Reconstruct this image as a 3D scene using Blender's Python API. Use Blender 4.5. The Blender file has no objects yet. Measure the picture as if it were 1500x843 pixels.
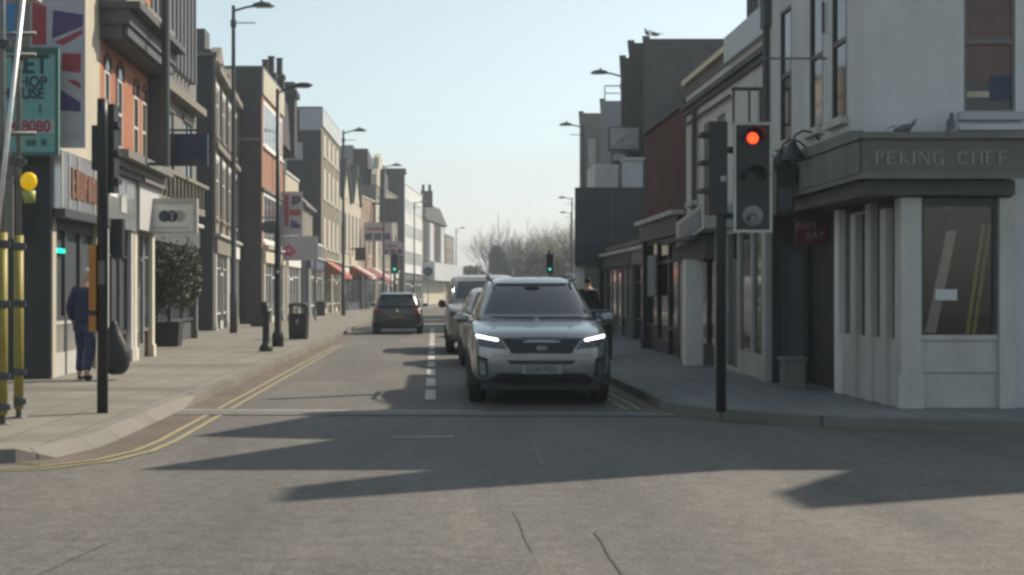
import bpy, bmesh, math, random
from mathutils import Vector, Matrix
from mathutils.bvhtree import BVHTree
R = math.radians
rnd = random.Random(7)
SC = bpy.context.scene
COL = SC.collection
# ------------------------------------------------------------------ camera, sky, sun, exposure
F = 2100.0; CX = 635.0; HY = 429.0; EYE = 1.48
cam_d = bpy.data.cameras.new('camera'); cam = bpy.data.objects.new('camera', cam_d); COL.objects.link(cam)
cam.location = (0, 0, EYE); cam.rotation_euler = (R(90), 0, 0)
cam_d.sensor_width = 36.0; cam_d.lens = 36.0 * F / 1500.0
cam_d.shift_x = (750 - CX) / 1500.0; cam_d.shift_y = (HY - 421.5) / 1500.0
cam_d.clip_start = 0.1; cam_d.clip_end = 6000
SC.camera = cam
SUN_EL = R(41); SUN_AZ = R(56.1)            # azimuth measured from +Y towards +X
sdir = Vector((math.sin(SUN_AZ) * math.cos(SUN_EL), math.cos(SUN_AZ) * math.cos(SUN_EL), math.sin(SUN_EL)))
W = bpy.data.worlds.new('World'); SC.world = W; W.use_nodes = True
nt = W.node_tree; bg = nt.nodes['Background']
sky = nt.nodes.new('ShaderNodeTexSky'); sky.sky_type = 'NISHITA'; sky.sun_disc = False
sky.sun_elevation = SUN_EL; sky.sun_rotation = SUN_AZ; sky.air_density = 1.0; sky.dust_density = 1.0; sky.ozone_density = 1.2
hs = nt.nodes.new('ShaderNodeHueSaturation'); hs.inputs['Saturation'].default_value = 0.55; hs.inputs['Hue'].default_value = 0.462
nt.links.new(sky.outputs[0], hs.inputs['Color']); nt.links.new(hs.outputs[0], bg.inputs[0]); bg.inputs[1].default_value = 0.099
sl = bpy.data.lights.new('sun', 'SUN'); sl.energy = 4.3; sl.angle = R(0.55); sl.color = (1.0, 0.88, 0.71)
so = bpy.data.objects.new('sun', sl); COL.objects.link(so); so.rotation_euler = sdir.to_track_quat('Z', 'Y').to_euler()
so.location = (20, 20, 40)
vs = SC.view_settings; SC.display_settings.display_device = 'sRGB'
vs.view_transform = 'Standard'; vs.look = 'None'; vs.gamma = 1.0; vs.use_curve_mapping = False; vs.exposure = 0.53
SC.render.engine = 'CYCLES'
SC.cycles.max_bounces = 6; SC.cycles.diffuse_bounces = 3; SC.cycles.glossy_bounces = 3; SC.cycles.transmission_bounces = 4
SC.cycles.volume_bounces = 0; SC.cycles.transparent_max_bounces = 8
SC.cycles.caustics_reflective = False; SC.cycles.caustics_refractive = False; SC.cycles.sample_clamp_indirect = 4.0
SC.cycles.use_denoising = True
SC.cycles.filter_width = 2.9

HAZE = 0.0009
def X(px, Y): return (px - CX) * Y / F
def Z(py, Y): return EYE + (HY - py) * Y / F

# ------------------------------------------------------------------ materials
M = {}
def mat(name, col, rough=0.7, var=0.15, scale=3.0, metal=0.0, spec=0.4, bump=0.0, emit=None, es=0.0, streak=0.0, coat=0.0):
    m = bpy.data.materials.new(name); m.use_nodes = True; t = m.node_tree; b = t.nodes['Principled BSDF']
    b.inputs['Roughness'].default_value = rough; b.inputs['Metallic'].default_value = metal
    b.inputs['Specular IOR Level'].default_value = spec
    if coat: b.inputs['Coat Weight'].default_value = coat; b.inputs['Coat Roughness'].default_value = 0.05
    c = (*col, 1)
    if var > 0:
        tc = t.nodes.new('ShaderNodeNewGeometry')
        mp = t.nodes.new('ShaderNodeMapping'); mp.inputs['Scale'].default_value = (1, 1, 0.35 if streak else 1)
        t.links.new(tc.outputs['Position'], mp.inputs[0])
        n = t.nodes.new('ShaderNodeTexNoise'); n.inputs['Scale'].default_value = scale; n.inputs['Detail'].default_value = 6; n.inputs['Roughness'].default_value = 0.65
        t.links.new(mp.outputs[0], n.inputs['Vector'])
        r = t.nodes.new('ShaderNodeMapRange'); r.inputs[1].default_value = 0.25; r.inputs[2].default_value = 0.75
        r.inputs[3].default_value = 1 - var; r.inputs[4].default_value = 1 + var
        t.links.new(n.outputs[0], r.inputs[0])
        mx = t.nodes.new('ShaderNodeMix'); mx.data_type = 'RGBA'; mx.blend_type = 'MULTIPLY'; mx.inputs[0].default_value = 1
        mx.inputs[6].default_value = c; t.links.new(r.outputs[0], mx.inputs[7])
        t.links.new(mx.outputs[2], b.inputs['Base Color'])
        if bump:
            bp = t.nodes.new('ShaderNodeBump'); bp.inputs['Strength'].default_value = bump; bp.inputs['Distance'].default_value = 0.02
            t.links.new(n.outputs[0], bp.inputs['Height']); t.links.new(bp.outputs[0], b.inputs['Normal'])
    else:
        b.inputs['Base Color'].default_value = c
    if emit: b.inputs['Emission Color'].default_value = (*emit, 1); b.inputs['Emission Strength'].default_value = es
    M[name] = m; return m

def brick(name, c1, c2, mortar, bw=0.22, bh=0.075, var=0.25, ms=0.012, flat=False, off=0.5, rough=0.85):
    m = bpy.data.materials.new(name); m.use_nodes = True; t = m.node_tree; b = t.nodes['Principled BSDF']; b.inputs['Roughness'].default_value = rough
    b.inputs['Specular IOR Level'].default_value = 0.25
    g = t.nodes.new('ShaderNodeNewGeometry'); s = t.nodes.new('ShaderNodeSeparateXYZ'); t.links.new(g.outputs['Position'], s.inputs[0])
    cb = t.nodes.new('ShaderNodeCombineXYZ')
    if flat:
        t.links.new(s.outputs[0], cb.inputs[1]); t.links.new(s.outputs[1], cb.inputs[0])
    else:
        ad = t.nodes.new('ShaderNodeMath'); t.links.new(s.outputs[0], ad.inputs[0]); t.links.new(s.outputs[1], ad.inputs[1])
        t.links.new(ad.outputs[0], cb.inputs[0]); t.links.new(s.outputs[2], cb.inputs[1])
    br = t.nodes.new('ShaderNodeTexBrick'); br.inputs['Scale'].default_value = 1; br.inputs['Brick Width'].default_value = bw; br.inputs['Row Height'].default_value = bh
    br.inputs['Mortar Size'].default_value = ms; br.inputs['Color1'].default_value = (*c1, 1); br.inputs['Color2'].default_value = (*c2, 1); br.inputs['Mortar'].default_value = (*mortar, 1)
    br.offset = off
    t.links.new(cb.outputs[0], br.inputs['Vector'])
    n = t.nodes.new('ShaderNodeTexNoise'); n.inputs['Scale'].default_value = 0.9; n.inputs['Detail'].default_value = 7; t.links.new(g.outputs['Position'], n.inputs['Vector'])
    r = t.nodes.new('ShaderNodeMapRange'); r.inputs[1].default_value = .25; r.inputs[2].default_value = .75; r.inputs[3].default_value = 1 - var; r.inputs[4].default_value = 1 + var
    t.links.new(n.outputs[0], r.inputs[0])
    mx = t.nodes.new('ShaderNodeMix'); mx.data_type = 'RGBA'; mx.blend_type = 'MULTIPLY'; mx.inputs[0].default_value = 1
    t.links.new(br.outputs[0], mx.inputs[6]); t.links.new(r.outputs[0], mx.inputs[7]); t.links.new(mx.outputs[2], b.inputs['Base Color'])
    M[name] = m; return m

def asphalt(name, col, warm, speck=0.5):
    m = bpy.data.materials.new(name); m.use_nodes = True; t = m.node_tree; b = t.nodes['Principled BSDF']; b.inputs['Roughness'].default_value = 0.82
    b.inputs['Specular IOR Level'].default_value = 0.35
    g = t.nodes.new('ShaderNodeNewGeometry')
    def noise(sc, det, ro=0.6, vec=None):
        n = t.nodes.new('ShaderNodeTexNoise'); n.inputs['Scale'].default_value = sc; n.inputs['Detail'].default_value = det; n.inputs['Roughness'].default_value = ro
        t.links.new(vec or g.outputs['Position'], n.inputs['Vector']); return n
    mp = t.nodes.new('ShaderNodeMapping'); mp.inputs['Scale'].default_value = (1.6, .28, 1); t.links.new(g.outputs['Position'], mp.inputs[0])
    big = noise(0.55, 6, 0.6, mp.outputs[0]); fine = noise(55, 3, 0.7); mid = noise(6, 5)
    mix = t.nodes.new('ShaderNodeMix'); mix.data_type = 'RGBA'; mix.inputs[6].default_value = (*col, 1); mix.inputs[7].default_value = (*warm, 1)
    rr = t.nodes.new('ShaderNodeMapRange'); rr.inputs[1].default_value = .35; rr.inputs[2].default_value = .65; t.links.new(big.outputs[0], rr.inputs[0]); t.links.new(rr.outputs[0], mix.inputs[0])
    def mul(a, nz, lo, hi):
        r = t.nodes.new('ShaderNodeMapRange'); r.inputs[1].default_value = .3; r.inputs[2].default_value = .7; r.inputs[3].default_value = lo; r.inputs[4].default_value = hi
        t.links.new(nz.outputs[0], r.inputs[0])
        x = t.nodes.new('ShaderNodeMix'); x.data_type = 'RGBA'; x.blend_type = 'MULTIPLY'; x.inputs[0].default_value = 1
        t.links.new(a, x.inputs[6]); t.links.new(r.outputs[0], x.inputs[7]); return x.outputs[2]
    grit = noise(17, 4, .75); o = mul(mix.outputs[2], mid, 0.8, 1.2); o = mul(o, grit, .8, 1.2); o = mul(o, fine, 1 - speck, 1 + speck)
    t.links.new(o, b.inputs['Base Color'])
    bp = t.nodes.new('ShaderNodeBump'); bp.inputs['Strength'].default_value = 0.35; bp.inputs['Distance'].default_value = 0.01
    t.links.new(fine.outputs[0], bp.inputs['Height']); t.links.new(bp.outputs[0], b.inputs['Normal'])
    M[name] = m; return m

asphalt('asphalt', (.092, .089, .085), (.134, .126, .114))
asphalt('asphalt_patch', (.092, .089, .085), (.112, .106, .098))
brick('paving', (.178, .171, .150), (.212, .202, .174), (.115, .11, .10), bw=.75, bh=.5, ms=.012, var=.16, flat=True, rough=.8)
brick('paving_grey', (.175, .18, .18), (.20, .205, .205), (.125, .125, .125), bw=.6, bh=.45, ms=.012, var=.15, flat=True, rough=.8)  # same slabs as the left pavement, grey of the shade put into the colour
brick('setts', (.125, .105, .088), (.15, .12, .10), (.09, .08, .07), bw=.2, bh=.1, ms=.008, var=.2, flat=True)
brick('kerb_stone', (.165, .156, .14), (.19, .18, .16), (.09, .086, .08), bw=.9, bh=7, ms=.014, var=.2, flat=True)
mat('band_stone', (.145, .132, .118), .85, .15, 3)
mat('worn_white', (.42, .41, .38), .8, .3, 9)
mat('sett_strip', (.135, .13, .125), .8, .22, 7)
mat('yellow_paint', (.29, .25, .135), .8, .25, 7)
mat('road_white', (.46, .455, .44), .8, .25, 6)
mat('pole_yellow', (.55, .45, .05), .5, .1, 5)  # yellow of the reflections in the restaurant pane, as a solid colour
mat('tar', (.055, .053, .051), .7, .1, 5)
mat('black_paint', (.022, .024, .027), .45, .15, 4)
mat('black_gloss', (.018, .019, .021), .22, .1, 4)
mat('dark_metal', (.05, .055, .06), .5, .15, 5, spec=.5)
mat('grey_metal', (.22, .23, .24), .45, .1, 5, metal=.3)
mat('steel', (.62, .63, .64), .3, .12, 3, metal=.85)
mat('black_cladding', (.027, .030, .034), .5, .25, 1.5)
mat('dark_slate', (.075, .078, .085), .7, .2, 2)
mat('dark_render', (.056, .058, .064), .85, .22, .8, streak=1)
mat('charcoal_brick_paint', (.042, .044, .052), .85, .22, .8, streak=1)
mat('grey_render', (.24, .255, .275), .85, .14, .8, streak=1)
mat('pale_render', (.40, .42, .44), .85, .12, .7, streak=1)
mat('white_render', (.53, .54, .545), .8, .19, 1.1, streak=1)
mat('cream_render', (.42, .385, .305), .8, .12, 1, streak=1)
mat('stone', (.19, .172, .145), .85, .22, 2, streak=1)
mat('stone_grey', (.165, .162, .155), .85, .2, 2, streak=1)
mat('white_paint', (.72, .71, .68), .5, .08, 3)
mat('offwhite_paint', (.46, .455, .43), .6, .2, 2.2, streak=1)
mat('shop_white', (.46, .465, .46), .5, .1, 3, streak=1)
mat('cream_paint', (.6, .56, .45), .55, .1, 3)
mat('brown_sign', (.125, .118, .115), .5, .12, 3)
mat('sign_letter', (.30, .30, .29), .5, .1, 5)
mat('gold_letter', (.20, .10, .065), .5, .3, 6)
mat('red_sign', (.13, .022, .022), .45, .1, 4)
mat('awning_red', (.20, .04, .035), .7, .12, 3)
mat('awning_white', (.42, .41, .39), .7, .12, 3)
mat('awning_orange', (.34, .10, .05), .7, .12, 3)
mat('blue_shop', (.06, .085, .13), .5, .15, 2)
mat('navy_panel', (.03, .045, .09), .5, .12, 3)
mat('flag_red', (.33, .06, .07), .7, .1, 3)
mat('flag_blue', (.085, .06, .15), .7, .1, 3)
mat('flag_white', (.42, .40, .43), .7, .1, 3)
mat('board_teal', (.15, .34, .31), .6, .1, 3)
mat('board_teal_dark', (.05, .12, .10), .6, .1, 3)
mat('board_text', (.03, .045, .05), .6, .1, 3)
mat('text_red', (.28, .04, .06), .6, .1, 3)
mat('text_grey', (.35, .36, .38), .6, .1, 3)
mat('pink_logo', (.52, .06, .12), .6, .1, 3)
mat('sleeve_yellow', (.27, .225, .05), .5, .15, 4)
mat('scaffold', (.16, .165, .155), .45, .25, 6, metal=.4)
mat('galvanised', (.62, .62, .6), .4, .15, 6, metal=.5)
mat('tarp_blue', (.07, .2, .4), .5, .2, 3)
mat('orange_box', (.40, .17, .035), .5, .12, 4)
mat('amber', (.72, .44, .008), .25, .1, 5, emit=(1, .58, .0), es=.22)
mat('amber_base', (.33, .36, .10), .4, .1, 5)
mat('red_light', (.9, .05, .01), .3, 0, emit=(1, .028, .008), es=1.0)
mat('red_core', (.9, .2, .02), .3, 0, emit=(1, .075, .018), es=1.3)
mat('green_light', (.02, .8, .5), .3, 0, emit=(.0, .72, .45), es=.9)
mat('green_core', (.02, .8, .5), .3, 0, emit=(.06, .9, .68), es=1.1)
mat('drl', (1, 1, 1), .3, 0, emit=(.95, .98, 1.0), es=6.0)
mat('unlit_lens', (.03, .03, .032), .25, .1, 5)
mat('arrow_lens', (.18, .18, .176), .35, .12, 5)
mat('glass_dark', (.025, .03, .034), .06, .2, 1, spec=.6)
mat('glass_sky', (.09, .105, .12), .08, .2, 1, spec=.8)
mat('glass_pale', (.36, .38, .39), .25, .2, 1.5, spec=.5)
mat('blind', (.66, .63, .54), .7, .1, 2)
mat('curtain', (.15, .105, .10), .8, .15, 3)
mat('rubber', (.02, .02, .021), .8, .1, 5)
mat('plastic_dark', (.035, .036, .038), .55, .1, 5)
mat('car_silver', (.32, .325, .33), .26, .04, 5, metal=.6, coat=.6)
mat('car_white', (.27, .27, .27), .3, .04, 5, coat=.6)
mat('car_navy', (.035, .037, .045), .25, .05, 5, metal=.3, coat=.7)
mat('car_glass', (.022, .027, .036), .04, 0, spec=.7)
mat('chrome', (.6, .61, .62), .15, 0, metal=1)
mat('alloy', (.3, .3, .31), .35, .05, 5, metal=.8)
mat('headlamp', (.10, .105, .11), .12, .1, 9, spec=.7)
mat('tail_red', (.22, .02, .02), .25, .1, 5)
mat('plate_white', (.26, .26, .26), .5, .05, 5)
mat('plate_yellow', (.16, .14, .07), .5, .05, 5)
mat('skin', (.42, .26, .19), .6, .08, 8)
mat('hair_grey', (.38, .35, .32), .8, .15, 20)
mat('jacket_navy', (.022, .027, .065), .85, .2, 8)
mat('trousers_navy', (.030, .038, .085), .85, .2, 8)
mat('coat_black', (.025, .026, .03), .85, .2, 8)
mat('bag_black', (.018, .018, .02), .5, .3, 9, bump=1.0)
mat('bark', (.10, .085, .068), .9, .2, 6)
mat('twig', (.13, .112, .085), .9, .2, 1)
mat('twig_olive', (.18, .15, .07), .9, .25, 1)
mat('leaf_olive', (.10, .112, .075), .6, .35, 4)
mat('leaf_bush', (.065, .062, .027), .7, .35, .6)
mat('leaf_yellow', (.34, .33, .03), .6, .25, 8)
mat('terracotta_grey', (.33, .32, .30), .8, .1, 5)
mat('feather', (.10, .105, .115), .8, .25, 12)
mat('gull_white', (.5, .5, .49), .8, .1, 12)
mat('flashing', (.62, .55, .36), .5, .15, 3)
mat('roof_lead', (.11, .115, .12), .7, .15, 2)
mat('parapet_panel', (.50, .56, .58), .6, .1, 2, streak=1)
mat('roof_tile', (.045, .042, .042), .85, .2, 2)
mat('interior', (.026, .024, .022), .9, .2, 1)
mat('paper', (.6, .6, .58), .7, .06, 5)
mat('wood_pale', (.48, .42, .33), .7, .15, 4)
mat('tower_grey', (.045, .05, .046), .85, .15, .6)
mat('orange_panel', (.29, .14, .09), .8, .15, 1)
brick('brick_orange', (.33, .115, .058), (.38, .14, .075), (.29, .17, .11), var=.18)
brick('brick_red', (.095, .048, .042), (.115, .056, .048), (.09, .06, .055), var=.22)
brick('brick_dark', (.058, .058, .064), (.068, .066, .07), (.062, .062, .066), var=.2)
brick('brick_stock', (.17, .148, .108), (.195, .168, .125), (.18, .165, .13), var=.2)
brick('brick_buff', (.24, .165, .115), (.27, .19, .13), (.25, .205, .165), var=.2)
# clear shop-window glass
gm = bpy.data.materials.new('glass_clear'); gm.use_nodes = True; t_ = gm.node_tree
for n_ in list(t_.nodes): t_.nodes.remove(n_)
o_ = t_.nodes.new('ShaderNodeOutputMaterial'); mx_ = t_.nodes.new('ShaderNodeMixShader'); tr_ = t_.nodes.new('ShaderNodeBsdfTransparent'); gl_ = t_.nodes.new('ShaderNodeBsdfGlossy')
gl_.inputs['Roughness'].default_value = .03; tr_.inputs[0].default_value = (.82, .84, .84, 1); mx_.inputs[0].default_value = .05
t_.links.new(tr_.outputs[0], mx_.inputs[1]); t_.links.new(gl_.outputs[0], mx_.inputs[2]); t_.links.new(mx_.outputs[0], o_.inputs[0]); M['glass_clear'] = gm

# ------------------------------------------------------------------ mesh helpers
class MB:
    def __init__(s): s.v = []; s.f = []
    def add(s, vs_, fs):
        b = len(s.v); s.v += [tuple(v) for v in vs_]; s.f += [tuple(b + i for i in f) for f in fs]; return s
    def quad(s, a, b, c, d): return s.add([a, b, c, d], [(0, 1, 2, 3)])
    def box(s, x0, x1, y0, y1, z0, z1):
        return s.add([(x0, y0, z0), (x1, y0, z0), (x1, y1, z0), (x0, y1, z0), (x0, y0, z1), (x1, y0, z1), (x1, y1, z1), (x0, y1, z1)],
                     [(0, 3, 2, 1), (4, 5, 6, 7), (0, 1, 5, 4), (1, 2, 6, 5), (2, 3, 7, 6), (3, 0, 4, 7)])
    def prism(s, poly, axis, a, b):
        """poly: list of 2D points, extruded along axis 'x','y' or 'z' from a to b"""
        def P(p, t): return {'x': (t, p[0], p[1]), 'y': (p[0], t, p[1]), 'z': (p[0], p[1], t)}[axis]
        n = len(poly); vs_ = [P(p, a) for p in poly] + [P(p, b) for p in poly]
        fs = [tuple(range(n))[::-1], tuple(range(n, 2 * n))] + [(i, (i + 1) % n, n + (i + 1) % n, n + i) for i in range(n)]
        return s.add(vs_, fs)
    def tube(s, p0, p1, r0, r1=None, n=10, cap=True):
        p0 = Vector(p0); p1 = Vector(p1); r1 = r0 if r1 is None else r1
        d = (p1 - p0).normalized(); u = d.orthogonal().normalized(); w = d.cross(u)
        vs_ = []
        for p, r in ((p0, r0), (p1, r1)):
            vs_ += [p + (u * math.cos(2 * math.pi * i / n) + w * math.sin(2 * math.pi * i / n)) * r for i in range(n)]
        fs = [(i, (i + 1) % n, n + (i + 1) % n, n + i) for i in range(n)]
        if cap: fs += [tuple(range(n))[::-1], tuple(range(n, 2 * n))]
        return s.add(vs_, fs)
    def path(s, pts, r, n=8):
        for a, b in zip(pts, pts[1:]): s.tube(a, b, r, r, n)
        return s
    def lathe(s, prof, c, axis='z', n=16):
        """prof: list of (r, t) along the axis, centred at c"""
        c = Vector(c); vs_ = []
        for r, t in prof:
            for i in range(n):
                a = 2 * math.pi * i / n; q = (r * math.cos(a), r * math.sin(a))
                vs_.append(c + Vector({'z': (q[0], q[1], t), 'y': (q[0], t, q[1]), 'x': (t, q[0], q[1])}[axis]))
        fs = []
        for k in range(len(prof) - 1):
            fs += [(k * n + i, k * n + (i + 1) % n, (k + 1) * n + (i + 1) % n, (k + 1) * n + i) for i in range(n)]
        fs += [tuple(range(n))[::-1], tuple(range((len(prof) - 1) * n, len(prof) * n))]
        return s.add(vs_, fs)
    def loft(s, rings, cap=True):
        n = len(rings[0]); vs_ = [p for r in rings for p in r]; fs = []
        for k in range(len(rings) - 1):
            fs += [(k * n + i, k * n + (i + 1) % n, (k + 1) * n + (i + 1) % n, (k + 1) * n + i) for i in range(n)]
        if cap: fs += [tuple(range(n))[::-1], tuple(range((len(rings) - 1) * n, len(rings) * n))]
        return s.add(vs_, fs)
    def ellipsoid(s, c, rx, ry, rz, n=12, m=8, rot=None):
        c = Vector(c); rings = []
        for k in range(1, m):
            a = math.pi * k / m - math.pi / 2
            ring = []
            for i in range(n):
                b = 2 * math.pi * i / n
                p = Vector((rx * math.cos(a) * math.cos(b), ry * math.cos(a) * math.sin(b), rz * math.sin(a)))
                if rot: p = rot @ p
                ring.append(c + p)
            rings.append(ring)
        return s.loft(rings)

ORI = {}
def link(o): COL.objects.link(o); return o
def thing(name, label, cat, loc=(0, 0, 0), group=None, kind=None, local=False):
    o = bpy.data.objects.new(name, None); link(o); o.location = loc; o.empty_display_size = .2
    o['label'] = label; o['category'] = cat
    if group: o['group'] = group
    if kind: o['kind'] = kind
    ORI[o.name] = Vector((0, 0, 0)) if local else Vector(loc)
    return o
def mesh_of(name, mb, m, ori, smooth=False):
    me = bpy.data.meshes.new(name); me.from_pydata([tuple(Vector(v) - ori) for v in mb.v], [], mb.f)
    ms = m if isinstance(m, (list, tuple)) else [m]
    for x in ms: me.materials.append(M[x])
    if smooth: me.polygons.foreach_set('use_smooth', [True] * len(me.polygons))
    me.update(); return me
def part(par, name, mb, m, smooth=False, label=None):
    ori = ORI[par.name]
    o = bpy.data.objects.new(name, mesh_of(name, mb, m, ori, smooth)); link(o); o.parent = par; ORI[o.name] = ori
    if label: o['label'] = label
    return o
def solo(name, label, cat, mb, m, loc=(0, 0, 0), group=None, kind=None, smooth=False):
    o = bpy.data.objects.new(name, mesh_of(name, mb, m, Vector(loc), smooth)); link(o); o.location = loc
    if label: o['label'] = label
    if cat: o['category'] = cat
    if group: o['group'] = group
    if kind: o['kind'] = kind
    ORI[o.name] = Vector(loc); return o
def struct(name, mb, m, smooth=False):
    o = solo(name, None, None, mb, m, kind='structure', smooth=smooth); return o
def copy_tree(o, parent=None):
    c = o.copy(); link(c); c.parent = parent
    for ch in list(o.children): copy_tree(ch, c)
    return c
def place(o, loc, rz=0, label=None, group=None):
    o.location = loc; o.rotation_euler = (0, 0, rz)
    if label: o['label'] = label
    if group: o['group'] = group
    return o
def text(par, name, body, size, loc, face, m, align='CENTER', depth=.006, sx=1.0, spacing=1.0, bold=0.0):
    """flat lettering as a mesh part; face: '-y', '+x', '-x', '+y'"""
    cu = bpy.data.curves.new('t', 'FONT'); cu.body = body; cu.size = size; cu.extrude = depth / 2; cu.align_x = align; cu.align_y = 'CENTER'; cu.space_character = spacing; cu.offset = bold * size
    tmp = bpy.data.objects.new('t', cu); link(tmp)
    me = bpy.data.meshes.new_from_object(tmp.evaluated_get(bpy.context.evaluated_depsgraph_get()))
    bpy.data.objects.remove(tmp); bpy.data.curves.remove(cu)
    rz = {'-y': 0, '+x': R(90), '-x': R(-90), '+y': R(180)}[face]
    me.transform(Matrix.Translation(Vector(loc) - ORI[par.name]) @ Matrix.Rotation(rz, 4, 'Z') @ Matrix.Rotation(R(90), 4, 'X') @ Matrix.Scale(sx, 4, (1, 0, 0)))
    me.materials.clear(); me.materials.append(M[m]); me.name = name
    o = bpy.data.objects.new(name, me); link(o); o.parent = par; ORI[o.name] = ORI[par.name]; return o

class Seg:
    """a wall line from A to B; outward normal to the right of A->B"""
    def __init__(s, A, B):
        s.A = Vector((A[0], A[1])); s.B = Vector((B[0], B[1])); s.L = (s.B - s.A).length; s.d = (s.B - s.A) / s.L; s.n = Vector((s.d.y, -s.d.x))
    def p(s, u, o, z):
        q = s.A + s.d * u + s.n * o; return (q.x, q.y, z)
def sbox(mb, sg, u0, u1, o0, o1, z0, z1):
    P = sg.p
    return mb.add([P(u0, o0, z0), P(u1, o0, z0), P(u1, o1, z0), P(u0, o1, z0), P(u0, o0, z1), P(u1, o0, z1), P(u1, o1, z1), P(u0, o1, z1)],
                  [(0, 1, 2, 3), (4, 7, 6, 5), (0, 4, 5, 1), (1, 5, 6, 2), (2, 6, 7, 3), (3, 7, 4, 0)])
def wall(mb, sg, z0, z1, ops=(), t=.16):
    us = sorted({0, sg.L} | {o[0] for o in ops} | {o[1] for o in ops}); zs = sorted({z0, z1} | {o[2] for o in ops} | {o[3] for o in ops})
    P = sg.p
    for a, b in zip(us, us[1:]):
        for c, d in zip(zs, zs[1:]):
            um, zm = (a + b) / 2, (c + d) / 2
            if any(o[0] < um < o[1] and o[2] < zm < o[3] for o in ops): continue
            mb.quad(P(a, 0, c), P(b, 0, c), P(b, 0, d), P(a, 0, d))
    for u0, u1, v0, v1 in [o[:4] for o in ops]:
        mb.quad(P(u0, 0, v0), P(u0, -t, v0), P(u0, -t, v1), P(u0, 0, v1)); mb.quad(P(u1, 0, v0), P(u1, 0, v1), P(u1, -t, v1), P(u1, -t, v0))
        mb.quad(P(u0, 0, v1), P(u0, -t, v1), P(u1, -t, v1), P(u1, 0, v1)); mb.quad(P(u0, 0, v0), P(u1, 0, v0), P(u1, -t, v0), P(u0, -t, v0))
def window(th, sg, op, fm='white_paint', pm='glass_dark', bars='sash', sill=None, depth=.12, fb=.06, lintel=None, arch=None):
    u0, u1, v0, v1 = op[:4]; far = sg.A.y > 45; depth = .012 if far else min(depth, .05); o0, o1 = -depth, -depth + (.03 if far else .05); mb = MB()
    sbox(mb, sg, u0, u0 + fb, o0, o1, v0, v1); sbox(mb, sg, u1 - fb, u1, o0, o1, v0, v1)
    sbox(mb, sg, u0 + fb, u1 - fb, o0, o1, v0, v0 + fb); sbox(mb, sg, u0 + fb, u1 - fb, o0, o1, v1 - fb, v1)
    if bars == 'sash': sbox(mb, sg, u0 + fb, u1 - fb, o0, o1 - .004, (v0 + v1) / 2 - .03, (v0 + v1) / 2 + .03)
    elif bars == 'cross':
        sbox(mb, sg, (u0 + u1) / 2 - .025, (u0 + u1) / 2 + .025, o0, o1 - .004, v0 + fb, v1 - fb)
        zz = v0 + (v1 - v0) * .66; sbox(mb, sg, u0 + fb, u1 - fb, o0, o1 - .008, zz - .025, zz + .025)
    elif isinstance(bars, int):
        for k in range(1, bars):
            uu = u0 + (u1 - u0) * k / bars; sbox(mb, sg, uu - .03, uu + .03, o0, o1 - .004, v0 + fb, v1 - fb)
    w = part(th, 'window', mb, fm)
    pb = MB(); sbox(pb, sg, u0 + fb * .5, u1 - fb * .5, o0 + .012, o0 + .02, v0 + fb * .5, v1 - fb * .5); part(w, 'pane', pb, pm)
    if sill: sb = MB(); sbox(sb, sg, u0 - .08, u1 + .08, .002, .1, v0 - .1, v0 - .003); part(w, 'sill', sb, sill)
    if lintel: lb = MB(); sbox(lb, sg, u0 - .1, u1 + .1, .002, .05, v1 + .003, v1 + .2); part(w, 'lintel', lb, lintel)
    if arch:
        ab = MB(); c = (u0 + u1) / 2; r = (u1 - u0) / 2; n = 10
        pts = [(c + r * math.cos(math.pi * k / n), v1 + .004 + r * math.sin(math.pi * k / n)) for k in range(n + 1)]
        k = len(pts); ab.add([sg.p(u, .002, z) for u, z in pts] + [sg.p(u, .012, z) for u, z in pts], [tuple(range(k, 2 * k))] + [(i, i + 1, k + i + 1, k + i) for i in range(k - 1)])
        part(w, 'fanlight', ab, pm)
        ar = MB()
        for q in range(n):
            a0, a1 = math.pi * q / n, math.pi * (q + 1) / n
            ar.add([sg.p(c + rr * math.cos(a), oo, v1 + .004 + rr * math.sin(a)) for a in (a0, a1) for rr in (r, r + .12) for oo in (.002, .03)],
                   [(0, 2, 6, 4), (1, 5, 7, 3), (0, 4, 5, 1), (2, 3, 7, 6)])
        part(w, 'arch_trim', ar, arch)
    return w
def ops_row(L, n, w, v0, v1, a=None, b=None):
    a = 0 if a is None else a; b = L if b is None else b; st = (b - a) / n
    return [(a + st * (i + .5) - w / 2, a + st * (i + .5) + w / 2, v0, v1) for i in range(n)]
def building(name, label, cat, pts, z1, wm, ops=None, em=None, loc=None, group=None, z0=0.0, roof=True, coping=None, roofm='roof_lead'):
    """footprint pts clockwise seen from above; ops: {edge: [openings]}; em: {edge: material}"""
    ops = ops or {}; em = em or {}
    th = thing(name, label, cat, loc or (sum(p[0] for p in pts) / len(pts), sum(p[1] for p in pts) / len(pts), z0), group)
    segs = [Seg(pts[i], pts[(i + 1) % len(pts)]) for i in range(len(pts))]
    by = {}
    for i, s in enumerate(segs):
        wall(by.setdefault(em.get(i, wm), MB()), s, z0, z1, ops.get(i, ()))
    for k, mb in by.items(): part(th, 'wall', mb, k)
    if roof:
        rb = MB(); rb.add([(p[0], p[1], z1 - .02) for p in pts], [tuple(range(len(pts)))[::-1]]); part(th, 'roof', rb, roofm)
    if coping:
        cb = MB()
        for i in ((0, len(pts) - 1) if coping is True or isinstance(coping, str) else coping): sbox(cb, segs[i], -.02 if i else .0, segs[i].L + .02 if i else segs[i].L, -.25, .06, z1 + .003, z1 + .12)
        part(th, 'coping', cb, coping if isinstance(coping, str) else 'stone_grey')
    return th, segs
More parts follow.
